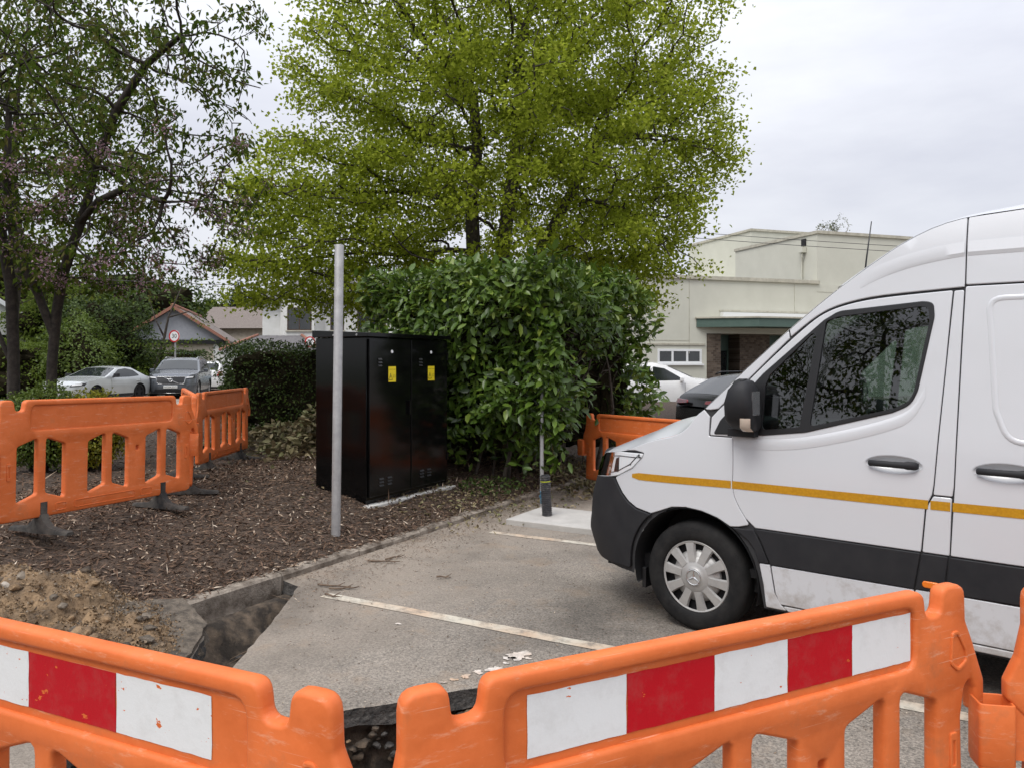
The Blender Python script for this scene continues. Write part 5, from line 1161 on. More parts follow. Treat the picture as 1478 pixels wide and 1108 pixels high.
def cloud(n, shape, rs, shell=.55):
    """random points in a unit ball / box, biased outward"""
    if shape == 'ball':
        d = unit(n, rs); r = rs.rand(n)**(1/3.)*(1-shell)+shell*(1-rs.rand(n)**2*.35); return d*r[:, None], d
    p = rs.uniform(-1, 1, (n, 3)); ax = rs.randint(0, 3, n); s = rs.choice([-1., 1.], n); m = rs.rand(n) < shell
    nr = unit(n, rs)*.6
    for k in range(3):
        q = m & (ax == k); p[q, k] = s[q]*(1-rs.rand(q.sum())**2*.25); nr[q, k] += s[q]*1.1
    return p, nr
def bush(name, label, c, size, lm, n, L, Wd, seed, shape='ball', cat='shrub', rz=0., group=None, lump=.18, droop=.3, kind='diamond', stem=True, zfloor=None, bark=None, core=True):
    rs = np.random.RandomState(seed); t = thing(name, label, cat, (c[0], c[1], c[2]), rz, group)
    p, nr = cloud(n, shape, rs); S = np.array(size)
    ph = rs.rand(6)*6.28
    lm_ = 1+lump*(np.sin(p[:, 0]*5+ph[0])*np.sin(p[:, 1]*4+ph[1])+np.sin(p[:, 2]*6+ph[2])*np.sin(p[:, 0]*7+ph[3]))*.7+rs.randn(n)*.03
    P = p*S*lm_[:, None]; P[:, 2] += S[2]
    if shape == 'ball': P[:, 2] = np.maximum(P[:, 2], rs.rand(n)*.2)
    d = unit(n, rs)+nr*.8; d[:, 2] -= droop; nn = nr+unit(n, rs)*.6; nn[:, 2] += .5
    V, Fc, var = leaves(P, L*rs.uniform(.6, 1.25, n), Wd*rs.uniform(.7, 1.25, n), d, nn, rs, kind=kind, var=np.clip(rs.normal(.5, .24, n), 0, 1))
    np_mesh('foliage', V, Fc, lm, t, var)
    if core:  # opaque filler body, its dark colour paints the shade inside the shrub
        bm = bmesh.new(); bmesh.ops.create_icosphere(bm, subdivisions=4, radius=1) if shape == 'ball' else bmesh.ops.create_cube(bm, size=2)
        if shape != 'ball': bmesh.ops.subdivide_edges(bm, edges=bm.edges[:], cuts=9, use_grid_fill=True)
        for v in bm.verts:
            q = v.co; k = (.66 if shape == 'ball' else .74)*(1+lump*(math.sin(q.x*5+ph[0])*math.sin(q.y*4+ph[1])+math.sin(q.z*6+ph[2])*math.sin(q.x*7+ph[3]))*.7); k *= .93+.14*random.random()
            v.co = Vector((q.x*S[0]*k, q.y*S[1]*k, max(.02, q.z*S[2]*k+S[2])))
        me = bpy.data.meshes.new('shade_core_mesh'); bm.to_mesh(me); bm.free(); me.materials.append(M['core_shade']); link(bpy.data.objects.new('shade_core', me), t)
    if stem:
        mb = MB(); rr = random.Random(seed)
        for k in range(7):
            a = rr.uniform(-.5, .5); b_ = rr.uniform(-.5, .5)
            mb.tube([(a*S[0]*.5, b_*S[1]*.5, -.1), (a*S[0]*.8, b_*S[1]*.8, S[2]*.8), (a*S[0]*1.2, b_*S[1]*1.2, S[2]*1.6)], [.03, .022, .008], 5)
        mb.build('stem', bark or M['bark'], t, True)
    return t
# ---------------------------------------------------------------- buildings
M['render_white'] = pmat('white_render', (.70, .70, .68), .9, c2=(.60, .60, .57), scale=2, bump=.1)
M['render_cream'] = pmat('cream_render', (.57, .565, .485), .9, c2=(.51, .505, .43), scale=1.2, lo=.3, hi=.75, bump=.08, bscale=30)
M['coping'] = pmat('stone_coping', (.50, .475, .39), .9, c2=(.33, .31, .25), scale=4)
M['fascia_green'] = pmat('green_fascia', (.062, .105, .086), .55, c2=(.075, .12, .10), scale=3)
M['upvc'] = pmat('white_window_frame', (.72, .73, .73), .4)
M['pane'] = pmat('window_pane', (.016, .019, .02), .05, c2=(.03, .034, .035), scale=1.2, spec=.8)
M['slate'] = pmat('grey_slate', (.10, .095, .10), .8, c2=(.16, .15, .15), scale=8, bump=.3)
M['tile_brown'] = pmat('brown_roof_tile', (.13, .105, .092), .9, c2=(.20, .17, .15), scale=10, bump=.3)
M['tile_red'] = pmat('red_ridge_tile', (.30, .13, .085), .8, c2=(.24, .12, .085), scale=5)
M['cladding_grey'] = pmat('grey_gable_cladding', (.36, .37, .40), .85, c2=(.30, .31, .34), scale=6)
M['stone_wall'] = pmat('buff_stone', (.46, .41, .33), .9, c2=(.34, .30, .24), scale=4, bump=.3)
M['brown_frame'] = pmat('brown_window_frame', (.06, .035, .025), .6)
M['curtain'] = pmat('vertical_blind', (.25, .30, .33), .9)
def brick_mat(name, a, b_, mo, sc):
    m, t, b = nodes(name); co = N(t, 'ShaderNodeTexCoord'); mp = N(t, 'ShaderNodeMapping'); mp.inputs['Rotation'].default_value = (R(90), 0, 0); t.links.new(co.outputs['Object'], mp.inputs[0])
    n = N(t, 'ShaderNodeTexBrick'); n.inputs['Color1'].default_value = rgba(a); n.inputs['Color2'].default_value = rgba(b_); n.inputs['Mortar'].default_value = rgba(mo); n.inputs['Scale'].default_value = sc
    n.inputs['Mortar Size'].default_value = .015; n.inputs['Bias'].default_value = -.2; t.links.new(mp.outputs[0], n.inputs[0]); t.links.new(n.outputs[0], b.inputs['Base Color']); b.inputs['Roughness'].default_value = .9; return m
M['brick'] = brick_mat('brown_brick', (.060, .040, .028), (.15, .115, .085), (.11, .10, .085), 2.6)
def window(parent, x0, x1, z0, z1, y, n=1, frame='upvc', d=.06, pane='pane', fw=.06, sill=True):
    """window in a wall whose outer face is at local y facing -y"""
    mb = MB(); mb.box((x0, y-.03, z0), (x1, y+d, z0+fw)).box((x0, y-.03, z1-fw), (x1, y+d, z1)).box((x0, y-.03, z0+fw), (x0+fw, y+d, z1-fw)).box((x1-fw, y-.03, z0+fw), (x1, y+d, z1-fw))
    for k in range(1, n): xm = x0+(x1-x0)*k/n; mb.box((xm-fw/2, y-.028, z0+fw), (xm+fw/2, y+d, z1-fw))
    w = mb.build('window', M[frame], parent)
    for k in range(n):
        a = x0+(x1-x0)*k/n+fw/2; b = x0+(x1-x0)*(k+1)/n-fw/2; MB().box((a, y-.006, z0+fw), (b, y+.02, z1-fw)).build('pane', M[pane], w)
    if sill: MB().box((x0-.08, y-.10, z0-.07), (x1+.08, y+.02, z0-.002)).build('sill', M['coping' if frame != 'upvc' else 'upvc'], w)
    return w
# ---- cream building with a green canopy: local x along the front, y to the back
bl = thing('cream_building', 'cream rendered flat-roofed building with green entrance canopy', 'building', (7.53, 34.0, 0), math.atan2(.327, .945))
# lower front block, from x=-9 to 22; entrance opening from x=1.35 to 6
LZ = 5.35
mb = MB(); mb.box((-9, 0, 0), (1.25, 9, LZ)); mb.build('wall', M['render_cream'], bl)
MB().box((1.25, 0, 2.95), (7.0, 9, LZ-.004)).build('wall', M['render_cream'], bl)
MB().box((7.0, 0, 0), (24, 9, LZ-.002)).build('wall', M['render_cream'], bl)
MB().box((1.25, 1.6, 0), (7.0, 1.9, 2.95)).build('porch_wall', M['brick'], bl)
MB().box((-9.05, -.09, LZ), (7.40, .35, LZ+.16)).build('coping', M['coping'], bl)
MB().box((-9, .36, LZ-.02), (7.3, 9, LZ+.02)).build('flat_roof', M['slate'], bl)
# faint joints in the render
for x0, z0, x1, z1 in ((-9, 2.62, .35, 2.635), (.34, 2.05, .36, 5.3), (6.0, 3.0, 6.015, 5.3), (7.3, 4.98, 24, 4.995)): MB().box((x0, -.012, z0), (x1, .002, z1)).build('render_joint', M['coping'], bl)
# upper stage set back from x=7.34, its left side running to the rear
UZ = 7.75
mb = MB(); mb.add([(7.36, .05, LZ-.1), (24, .05, LZ-.1), (24, 6.5, LZ-.1), (7.36, 6.5, LZ-.1), (7.36, .05, UZ), (24, .05, UZ), (24, 6.5, UZ), (7.36, 6.5, UZ)], [(0,3,2,1),(4,5,6,7),(0,1,5,4),(1,2,6,5),(2,3,7,6),(3,0,4,7)]); mb.build('upper_wall', M['render_cream'], bl)
MB().box((7.30, -.03, UZ), (24.05, .30, UZ+.14)).build('coping', M['coping'], bl); MB().box((7.30, .30, UZ), (7.62, 6.55, UZ+.14)).build('coping', M['coping'], bl)
# rear taller stage further left
mb = MB(); mb.box((13.2, 13.0, LZ-.1), (24, 20.5, 10.25)); mb.build('rear_stage', M['render_cream'], bl)
MB().box((13.12, 12.92, 10.25), (24, 13.25, 10.4)).build('coping', M['coping'], bl); MB().box((13.12, 13.25, 10.25), (13.45, 20.5, 10.4)).build('coping', M['coping'], bl)
MB().box((3.0, 14.0, LZ-.1), (13.19, 20.4, 6.9)).build('rear_stage', M['render_cream'], bl); MB().box((2.95, 13.93, 6.9), (13.1, 14.2, 7.02)).build('coping', M['coping'], bl)
MB().box((4.6, 13.94, 6.05), (5.6, 13.998, 6.6)).build('louvre_vent', M['upvc'], bl)
# downpipe with hopper on the upper side wall
dp = MB(); dp.tube([(7.28, 1.05, LZ+.05), (7.28, 1.05, 6.55), (7.22, .95, 6.75), (7.22, .95, 6.95)], .055, 8); dp.box((7.10, .78, 6.95), (7.34, 1.12, 7.22)); dp.build('downpipe', M['render_cream'], bl, True, 30)
MB().box((7.30, .80, 7.28), (7.352, 1.10, 7.62)).build('overflow_opening', M['dark'], bl)
# canopy
cn = MB(); cn.add([(.72, -.05, 3.22), (2.9, -1.5, 3.22), (8.5, -1.5, 3.22), (8.5, .05, 3.22), (.72, .05, 3.22), (.72, -.05, 3.60), (2.9, -1.5, 3.60), (8.5, -1.5, 3.60), (8.5, .05, 3.60), (.72, .05, 3.60)],
    [(0,1,2,3,4),(9,8,7,6,5),(0,5,6,1),(1,6,7,2),(2,7,8,3),(4,9,5,0)]); cp_ = cn.build('canopy', M['fascia_green'], bl)
MB().add([(.66, -.09, 3.602), (2.88, -1.56, 3.602), (8.5, -1.56, 3.602), (8.5, -.001, 3.602), (.66, -.001, 3.602), (.66, -.09, 3.67), (2.88, -1.56, 3.67), (8.5, -1.56, 3.67), (8.5, -.001, 3.67), (.66, -.001, 3.67)], [(0,1,2,3,4),(9,8,7,6,5),(0,5,6,1),(1,6,7,2),(2,7,8,3),(4,9,5,0)]).build('canopy_flashing', M['coping'], cp_)
MB().box((1.9, -.04, 3.95), (7.0, -.001, 4.02)).build('string_course', M['coping'], bl); MB().box((1.95, -.25, 3.68), (6.9, -.002, 3.90)).build('light_trough', M['upvc'], bl)
# brick piers, doors, side windows in the porch
MB().box((1.27, -.05, 0), (1.95, 1.6, 2.94)).build('brick_pier', M['brick'], bl)
MB().box((3.35, .5, 0), (5.0, 1.6, 2.94)).build('brick_pier', M['brick'], bl)
dr_ = MB().box((1.98, 1.40, .05), (3.32, 1.5, 2.2)).build('entrance_door', M['pane'], bl)
for x in (1.98, 2.62, 3.24): MB().box((x, 1.34, .05), (x+.08, 1.52, 2.3)).build('door_frame', M['fascia_green'], dr_)
MB().box((1.98, 1.34, 2.2), (3.32, 1.45, 2.94)).build('transom_panel', M['fascia_green'], bl)
MB().box((5.05, 1.38, .9), (6.9, 1.5, 2.3)).build('porch_window', M['pane'], bl); MB().box((5.05, 1.36, 2.3), (6.9, 1.5, 2.94)).build('transom_panel', M['fascia_green'], bl)
wl = MB().box((4.55, .38, 1.62), (4.68, .49, 1.95)).build('wall_light', M['dark'], bl)
window(bl, -1.25, .98, 1.60, 2.25, 0, 3, fw=.10); MB().box((-1.75, -.05, 2.42), (1.15, -.001, 2.50)).build('string_course', M['coping'], bl)
MB().box((-9, -.10, 0), (1.24, -.001, .35)).build('base_course', M['coping'], bl)
# growth on the roof
rs = np.random.RandomState(4); mb = MB(); rr = random.Random(4); tips = []
for k in range(11):
    x = rr.uniform(5.6, 8.6); p = Vector((x if x > 7.4 else x+1.8, .25, UZ+.1)); pts = [p.copy()]; d = Vector((rr.uniform(-.8, .8), 0, 1)); ln = rr.choice([.10, .14, .25])
    for i in range(4): p = p+d.normalized()*ln; d += Vector((rr.uniform(-.6, .6), rr.uniform(-.2, .2), -.25)); pts.append(p.copy()); tips.append(tuple(p))
    mb.tube(pts, [.014, .012, .009, .007, .004], 4)
M['leaf_roof'] = leafmat('roof_weed_leaf', [(.07, .085, .03), (.14, .16, .06)], .6, .3)
rt = thing('roof_weeds', 'straggly buddleia growing on the cream building parapet', 'weed', (0, 0, 0)); rt.matrix_world = Matrix.Translation((7.53, 34.0, 0)) @ Matrix.Rotation(math.atan2(.327, .945), 4, 'Z')
mb.build('stem', M['twig'], rt); T_ = np.repeat(np.array(tips), 8, axis=0); n = len(T_); V, Fc, va = leaves(T_+rs.randn(n, 3)*.06, .11, .035, unit(n, rs), unit(n, rs), rs); np_mesh('foliage', V, Fc, M['leaf_roof'], rt, va)
# overhead cables
for i, (a, b, lab) in enumerate([((960, 322), (1420, 352), 'upper thin overhead cable crossing before the cream building'), ((960, 330), (1420, 360), 'lower thin overhead cable crossing before the cream building')]):
    p0, p1 = at(*a, 32), at(*b, 32); p0, p1 = p0+(p0-p1)*.8, p1+(p1-p0)*.8
    pts = [p0.lerp(p1, k/20)-Vector((0, 0, .35*(1-(k/10-1)**2))) for k in range(21)]; tag(MB().tube(pts, .012, 5).build('overhead_cable', M['trim'], None, True), lab, 'cable', 'overhead cables')
p0, p1 = at(250, 402, 50), at(470, 410, 50); p0, p1 = p0+(p0-p1)*1.5, p1+(p1-p0)*.8
tag(MB().tube([p0.lerp(p1, k/12)-Vector((0, 0, .3*(1-(k/6-1)**2))) for k in range(13)], .018, 5).build('overhead_cable', M['trim'], None, True), 'single overhead cable above the houses on the left', 'cable', 'overhead cables')

# ---- road and pavements on the left
def ribbon(name, pts, w0, w1, z, th, mat, label, cat):
    V = []; m = len(pts)
    for i, p in enumerate(pts):
        a, b = Vector(pts[max(i-1, 0)]), Vector(pts[min(i+1, m-1)]); d = (b-a).normalized(); n = Vector((d.y, -d.x)); p = Vector(p)
        for w in (w0, w1): q = p+n*w; V.append((q.x, q.y, z))
        for w in (w1, w0): q = p+n*w; V.append((q.x, q.y, z-th))
    Fq = [(i*4+k, i*4+(k+1)%4, (i+1)*4+(k+1)%4, (i+1)*4+k) for i in range(m-1) for k in range(4)]+[(0, 1, 2, 3), tuple((m-1)*4+k for k in range(4))]
    return tag(mesh_obj(name, V, Fq, mat), label, cat, kind='structure')
RD = [(-8.0, 12.5), (-10.2, 20), (-12.6, 29), (-14.6, 37), (-16.9, 47), (-20.5, 62), (-25, 80)]
ribbon('road', RD, -3.9, 3.6, RZ+.012, .3, M['road'], 'grey side road running past the parked cars', 'road')
ribbon('pavement', RD, -6.2, -3.9, RZ+.11, .35, M['road'], 'pavement on the far side of the road', 'pavement')

def gable_house(name, label, loc, rz, w, d, eh, rh, wallm, roofm, trim=None, gable_mat=None, over=.25, group=None, floor=-.6):
    """gable end faces local -y; ridge runs along y"""
    t = thing(name, label, 'house', loc, rz, group)
    MB().box((-w/2, 0, floor), (w/2, d, eh)).build('wall', M[wallm], t)
    MB().prism([(-w/2, eh), (w/2, eh), (0, eh+rh)], lambda a, b, q: (a, q, b), 0.002, d-.002).build('gable', M[gable_mat or wallm], t)
    sl_ = math.hypot(w/2, rh)
    for s in (-1, 1):
        mb = MB(); ex = w/2+over; ez = eh-over*rh/(w/2)
        mb.prism([(s*ex, ez+.02), (0, eh+rh+.03), (0, eh+rh+.16), (s*ex, ez+.15)], lambda a, b, q: (a, q, b), -over, d+over); rf = mb.build('roof', M[roofm], t)
        if trim: MB().prism([(s*ex*1.01, ez-.02), (0, eh+rh), (0, eh+rh+.20), (s*ex*1.01, ez+.18)], lambda a, b, q: (a, q, b), -over-.14, -over-.002).build('verge_trim', M[trim], rf)
    if trim: MB().tube([(0, -over-.12, eh+rh+.17), (0, d+over, eh+rh+.17)], .13, 8).build('ridge_tiles', M[trim], t, True)
    return t
# bungalow with grey gable and red verges
bg_ = gable_house('bungalow', 'bungalow with grey clad gable and red verge tiles behind the cars', (-20.0, 45.5, .15), R(15), 5.6, 12, 2.80, 1.85, 'stone_wall', 'tile_brown', 'tile_red', 'cladding_grey', .3)
window(bg_, -.2, 1.25, 1.25, 2.15, 0, 2, 'brown_frame', pane='curtain')
MB().box((-2.9, -.22, 2.57), (2.9, -.002, 2.81)).build('fascia_board', M['trim'], bg_)
MB().box((2.2, -.05, 0), (2.82, -.002, 2.56)).build('quoin_pier', M['render_white'], bg_)
for y0 in (2.0, 4.5): 
    MB().box((2.79, y0, .1), (2.84, y0+.85, 2.1)).build('door', M['upvc'], bg_)
MB().box((2.79, 7, 1.0), (2.84, 8.2, 2.1)).build('window', M['pane'], bg_)
# long low house further off
lh = thing('long_house', 'long house with brown tiled roof and white window in the distance', 'house', (-20.5, 64, .2), R(-6))
MB().box((-6, 0, -.6), (7, 7, 4.3)).build('wall', M['stone_wall'], lh)
mb = MB(); mb.prism([(-.5, 4.2), (3.5, 6.25), (7.5, 4.2)], lambda a, b, q: (q, a, b), -6.4, 7.4); mb.build('roof', M['tile_brown'], lh)
window(lh, 1.1, 3.6, 2.7, 4.0, 0, 3); MB().box((-6, -.3, 1.7), (7, -.002, 2.35)).build('tile_band', M['tile_red'], lh)
window(lh, 4.3, 6.6, .5, 1.5, 0, 2)
# white house with bay
wh_ = thing('white_house', 'white rendered house with brown windows and slate porch roof', 'house', (-13.6, 46.0, .15), R(4))
MB().box((-1.3, 0, -.6), (7.5, 8, 5.3)).build('wall', M['render_white'], wh_)
mb = MB(); mb.add([(-1.8, -.6, 5.2), (8, -.6, 5.2), (8, 8.6, 5.2), (-1.8, 8.6, 5.2), (1.8, 3.6, 7.6), (4.6, 3.6, 7.6)], [(0,1,5,4),(1,2,5),(2,3,4,5),(3,0,4),(0,3,2,1)]); mb.build('roof', M['slate'], wh_)
bay = MB().add([(.2, -.9, 2.6), (1.9, -.9, 2.6), (2.4, -.002, 2.6), (-.3, -.002, 2.6), (.2, -.9, 5.2), (1.9, -.9, 5.2), (2.4, -.002, 5.2), (-.3, -.002, 5.2)], [(0,3,2,1),(4,5,6,7),(0,1,5,4),(1,2,6,5),(3,0,4,7)]).build('bay', M['render_white'], wh_)
window(bay, .35, 1.75, 3.35, 4.7, -.9, 2, 'brown_frame'); window(wh_, 2.7, 3.5, 3.4, 4.5, 0, 1, 'brown_frame'); window(wh_, 4.3, 6.0, 3.35, 4.7, 0, 2, 'brown_frame'); window(wh_, 2.6, 3.7, 1.0, 1.9, 0, 1, 'brown_frame')
mb = MB(); mb.add([(-2.9, -3.0, 2.15), (2.7, -3.0, 2.15), (2.7, .05, 2.15), (-2.9, .05, 2.15), (-1.3, -1.0, 3.05), (1.2, -1.0, 3.05), (1.2, .05, 3.05), (-1.3, .05, 3.05)], [(0,1,5,4),(1,2,6,5),(2,3,7,6),(3,0,4,7),(4,5,6,7),(0,3,2,1)]); pr_f = mb.build('porch_roof', M['slate'], wh_)
for a, b in (((2.7, -3.0, 2.18), (1.2, -1.0, 3.08)), ((-2.9, -3.0, 2.18), (-1.3, -1.0, 3.08))): MB().tube([a, b], .09, 6).build('hip_tiles', M['tile_red'], pr_f, True)
MB().box((-2.7, -2.8, -.6), (1.2, -.002, 2.14)).build('porch_wall', M['render_white'], wh_); MB().box((1.3, -2.6, -.6), (2.5, -2.5, 2.14)).build('porch_opening', M['dark'], wh_)
# white gabled house at the far left
lg = gable_house('white_gable_house', 'white gabled house behind the cherry trunks at the far left', (-27.2, 38.0, .2), R(38), 8.0, 10, 2.95, 2.6, 'render_white', 'tile_brown', None, None, .25)
MB().prism([(-4.3, 2.5), (0, 5.5), (0, 5.75), (-4.3, 2.75)], lambda a, b, q: (a, q, b), -.32, -.255).build('bargeboard', M['upvc'], lg); MB().prism([(4.3, 2.5), (0, 5.5), (0, 5.75), (4.3, 2.75)], lambda a, b, q: (a, q, b), -.32, -.255).build('bargeboard', M['upvc'], lg)
window(lg, .7, 2.5, 1.55, 2.9, 0, 2); window(lg, -2.5, -.8, 1.55, 2.9, 0, 2)
# garden wall by the hedge
gw = MB().box((-21.5, 41.2, -.3), (-16.9, 41.45, 1.05)).build('garden_wall', M['brick']); tag(gw, 'low brown garden wall below the clipped hedge', 'wall')
# speed signs
M['sign_white'] = pmat('sign_white', (.78, .78, .78), .4); M['sign_red'] = pmat('sign_red', (.50, .015, .02), .4)
def speed_sign(label, loc, rz, hz):
    t = thing('speed_sign', label, 'road sign', loc, rz, 'speed limit signs')
    MB().lathe([(.045, -.5), (.045, hz+.25)], 12, 'z').build('post', M['galv'], t, True, 40)
    fc = MB().lathe([(.30, -.05), (.30, -.07)], 40, 'y', Matrix.Translation((0, 0, hz))).build('face', M['sign_white'], t)
    mb = MB(); n = 40; V = []
    for r in (.298, .232):
        for k in range(n): V.append((r*math.cos(6.2832*k/n), -.0735, hz+r*math.sin(6.2832*k/n)))
    mb.add(V, [(k, (k+1)%n, n+(k+1)%n, n+k) for k in range(n)]); mb.build('red_ring', M['sign_red'], fc)
    text('numerals', '30', .29, M['ink'], fc, Matrix.Translation((0, -.0745, hz)) @ Matrix.Rotation(R(90), 4, 'X'), .001)
speed_sign('round 30 speed limit sign rising behind the grey SUV', (-16.6, 37.9, .15), R(-12), 2.78)
speed_sign('round 30 sign half hidden behind the black cabinet edge', (-11.0, 42.0, .15), R(-8), 2.60)
# ---------------------------------------------------------------- vegetation
M['leaf_lime'] = leafmat('lime_leaf', [(.115, .148, .014), (.21, .262, .024), (.30, .36, .034), (.375, .44, .045), (.44, .475, .08)], .6, .55, .1)
M['leaf_cherry'] = leafmat('cherry_leaf', [(.026, .044, .008), (.054, .086, .012), (.085, .13, .018), (.10, .088, .028), (.17, .19, .04)], .6, .5, .08)
M['leaf_pale'] = leafmat('pale_leaf', [(.06, .09, .015), (.12, .165, .022), (.20, .24, .045)], .6, .45, .12)
M['blossom'] = leafmat('pink_blossom', [(.26, .15, .19), (.40, .25, .30), (.52, .36, .41)], .7, .35)
M['leaf_laurel'] = leafmat('laurel_leaf', [(.018, .038, .006), (.042, .080, .011), (.072, .128, .017), (.115, .18, .025), (.19, .24, .035)], .36, .22, .4)
M['leaf_dark'] = leafmat('dark_leaf', [(.018, .032, .008), (.040, .066, .014), (.075, .110, .018)], .55, .2, .2)
M['leaf_mid'] = leafmat('mid_leaf', [(.055, .085, .012), (.095, .135, .02), (.15, .20, .032)], .6, .35, .12)
M['leaf_bright'] = leafmat('bright_leaf', [(.06, .10, .012), (.10, .15, .02), (.15, .20, .03)], .5, .35)
M['leaf_yellow'] = leafmat('yellow_leaf', [(.10, .13, .012), (.22, .22, .015), (.34, .30, .02)], .5, .35)
M['leaf_dry'] = leafmat('dry_leaf', [(.05, .045, .025), (.13, .10, .05), (.22, .17, .09), (.16, .17, .07), (.32, .26, .15)], .7, .15)
M['leaf_conifer'] = leafmat('conifer_leaf', [(.012, .022, .016), (.02, .034, .022), (.03, .045, .028)], .6, .15)

# lime tree
def ell(n, c, s, rs, zmin, bias=.5):
    d = unit(n, rs); r = rs.rand(n)**bias; p = d*r[:, None]*np.array(s)+np.array(c); return p[p[:, 2] > zmin]
rs = np.random.RandomState(21)
cx, cy_ = -.42, 16.0
A = np.concatenate([ell(3700, (cx+.30, cy_, 7.0), (4.55, 4.8, 5.7), rs, 3.3, .42), ell(500, (cx-2.9, cy_-1.2, 3.7), (2.6, 2.2, 1.35), rs, 2.3, .45), ell(460, (cx+2.6, cy_-1.3, 4.0), (1.6, 2.0, 1.6), rs, 2.4, .45), ell(280, (cx+4.1, cy_, 6.3), (1.15, 1.6, 1.4), rs, 3, .45), ell(600, (cx-3.5, cy_-.8, 4.5), (1.9, 2.4, 1.9), rs, 2.5, .45)])
# keep the fork around the trunks open
keep = ~((np.abs(A[:, 0]-(cx+.1)) < 1.0) & (A[:, 2] < 4.6) & (np.abs(A[:, 1]-cy_) < 2.2)); A = A[keep]
S = [[(cx, cy_, -.2), (cx, cy_, .6), (cx-.03, cy_, 1.2), (cx-.1, cy_, 2.0), (cx-.25, cy_, 3.0), (cx-.38, cy_+.05, 4.0), (cx-.42, cy_, 5.0), (cx-.30, cy_, 6.2), (cx-.4, cy_, 7.4)],
     [(cx+.02, cy_-.1, 1.3), (cx+.12, cy_-.15, 2.2), (cx+.22, cy_-.2, 3.2), (cx+.25, cy_-.2, 4.2), (cx+.42, cy_-.2, 5.4), (cx+.6, cy_-.1, 6.8), (cx+.55, cy_, 8.2)],
     [(cx+.04, cy_, 1.3), (cx+.4, cy_-.05, 2.3), (cx+.72, cy_-.1, 3.3), (cx+1.05, cy_-.1, 4.1), (cx+1.65, cy_-.2, 5.2), (cx+2.2, cy_-.3, 6.3)]]
tree('lime_tree', 'large spring lime tree with bright yellow-green crown behind the laurel hedge', (cx, cy_, .2), A, S, .26, .40, 3.2, 75, M['leaf_lime'], M['bark'], 92, .21, .078, .070, 5, .45, .0095, 2.08, .024, upn=.9, flat=.6, keep=.64)
# cherry trees
rs = np.random.RandomState(31)
A = np.concatenate([ell(1000, (-6.3, 10.6, 4.7), (2.9, 2.6, 2.7), rs, 2.75, .5), ell(230, (-4.6, 9.6, 3.9), (1.5, 1.6, 1.9), rs, 2.45, .5), ell(330, (-4.5, 9.8, 5.8), (1.55, 1.6, 1.5), rs, 3.5, .5)])
S = [[(-6.62, 11.0, .1), (-6.60, 11, .9), (-6.58, 11, 1.7), (-6.52, 11, 2.4), (-6.40, 10.95, 2.95), (-6.22, 10.9, 3.4), (-6.0, 10.85, 3.95), (-5.85, 10.8, 4.5), (-5.45, 10.6, 5.2), (-4.95, 10.4, 5.75), (-4.4, 10.2, 6.05)],
     [(-6.55, 11, 2.1), (-6.72, 10.9, 2.7), (-6.98, 10.8, 3.3), (-7.1, 10.8, 4.2), (-7.0, 10.7, 5.2)], [(-6.1, 10.87, 3.7), (-5.6, 10.4, 3.9), (-5.0, 10.0, 4.0), (-4.4, 9.7, 3.75)]]
tree('cherry_tree', 'forked cherry tree with dark drooping leaves and fading pink blossom', (-6.62, 11.0, .3), A, S, .19, .32, 2.2, 60, M['leaf_cherry'], M['bark_cherry'], 20, .085, .105, .045, 8, .9, .0065, 2.05, .013, keep=.56, flowers=(M['blossom'], 260, 4.1, .06), grav=-.08, upn=.6)
A = np.concatenate([ell(900, (-7.6, 11.0, 5.0), (2.6, 2.2, 2.9), rs, 2.6, .5)])
S = [[(-7.05, 10.9, .1), (-7.05, 10.9, 1.0), (-7.07, 10.9, 2.0), (-7.1, 10.9, 2.8), (-7.25, 10.9, 3.6), (-7.35, 10.9, 4.6), (-7.4, 10.9, 5.8)], [(-7.05, 10.9, 1.6), (-7.35, 10.9, 2.3), (-7.7, 10.8, 3.2)]]
tree('cherry_tree', 'straight dark-trunked cherry tree at the left edge of the picture', (-7.05, 10.9, .3), A, S, .2, .34, 2.2, 50, M['leaf_cherry'], M['bark_cherry'], 23, .09, .105, .047, 9, .9, .0065, 2.05, .013, keep=.6, flowers=(M['blossom'], 70, 3.5, .055), upn=.6)
A = ell(750, (-11.5, 17.5, 7.2), (3.9, 3.4, 4.6), rs, 3.4, .5)
S = [[(-11.4, 17.5, 0), (-11.4, 17.5, 1.5), (-11.3, 17.5, 3.0), (-11.2, 17.5, 4.5), (-11.3, 17.4, 6.0), (-11.2, 17.4, 7.5)]]
tree('pale_tree', 'paler green tree rising behind the cherries', (-11.4, 17.5, .2), A, S, .32, .5, 3.0, 50, M['leaf_pale'], M['bark'], 16, .2, .11, .08, 10, .6, .009, 2.3, .022)
# tree behind the photographer, seen only mirrored in the van
A = ell(500, (-10.5, -4.6, 4.9), (3.9, 3.6, 3.7), rs, 1.9, .5)
S = [[(-10.5, -4.6, -.1), (-10.5, -4.6, 1.2), (-10.4, -4.6, 2.4), (-10.3, -4.5, 3.8), (-10.3, -4.5, 5.2)]]
tree('cherry_tree', 'leafy tree standing behind the photographer, mirrored in the van window', (-10.5, -4.6, 0), A, S, .34, .5, 3.0, 50, M['leaf_cherry'], M['bark'], 18, .22, .15, .075, 14, .7, .010, 2.3, .03)
bush('roadside_hedge', 'dark hedge behind the photographer, mirrored in the van side', (-13, -7.5, 0), (6, 1.2, 1.1), M['leaf_dark'], 5000, .12, .08, 61, 'box', 'hedge', R(-30))

# laurel hedge in the kerb frame
rs = np.random.RandomState(44)
hg = thing('laurel_hedge', 'glossy laurel hedge towering behind the cabinet', 'hedge', (*kd2xy(6.6, .9), .1), math.atan2(KU.y, KU.x))
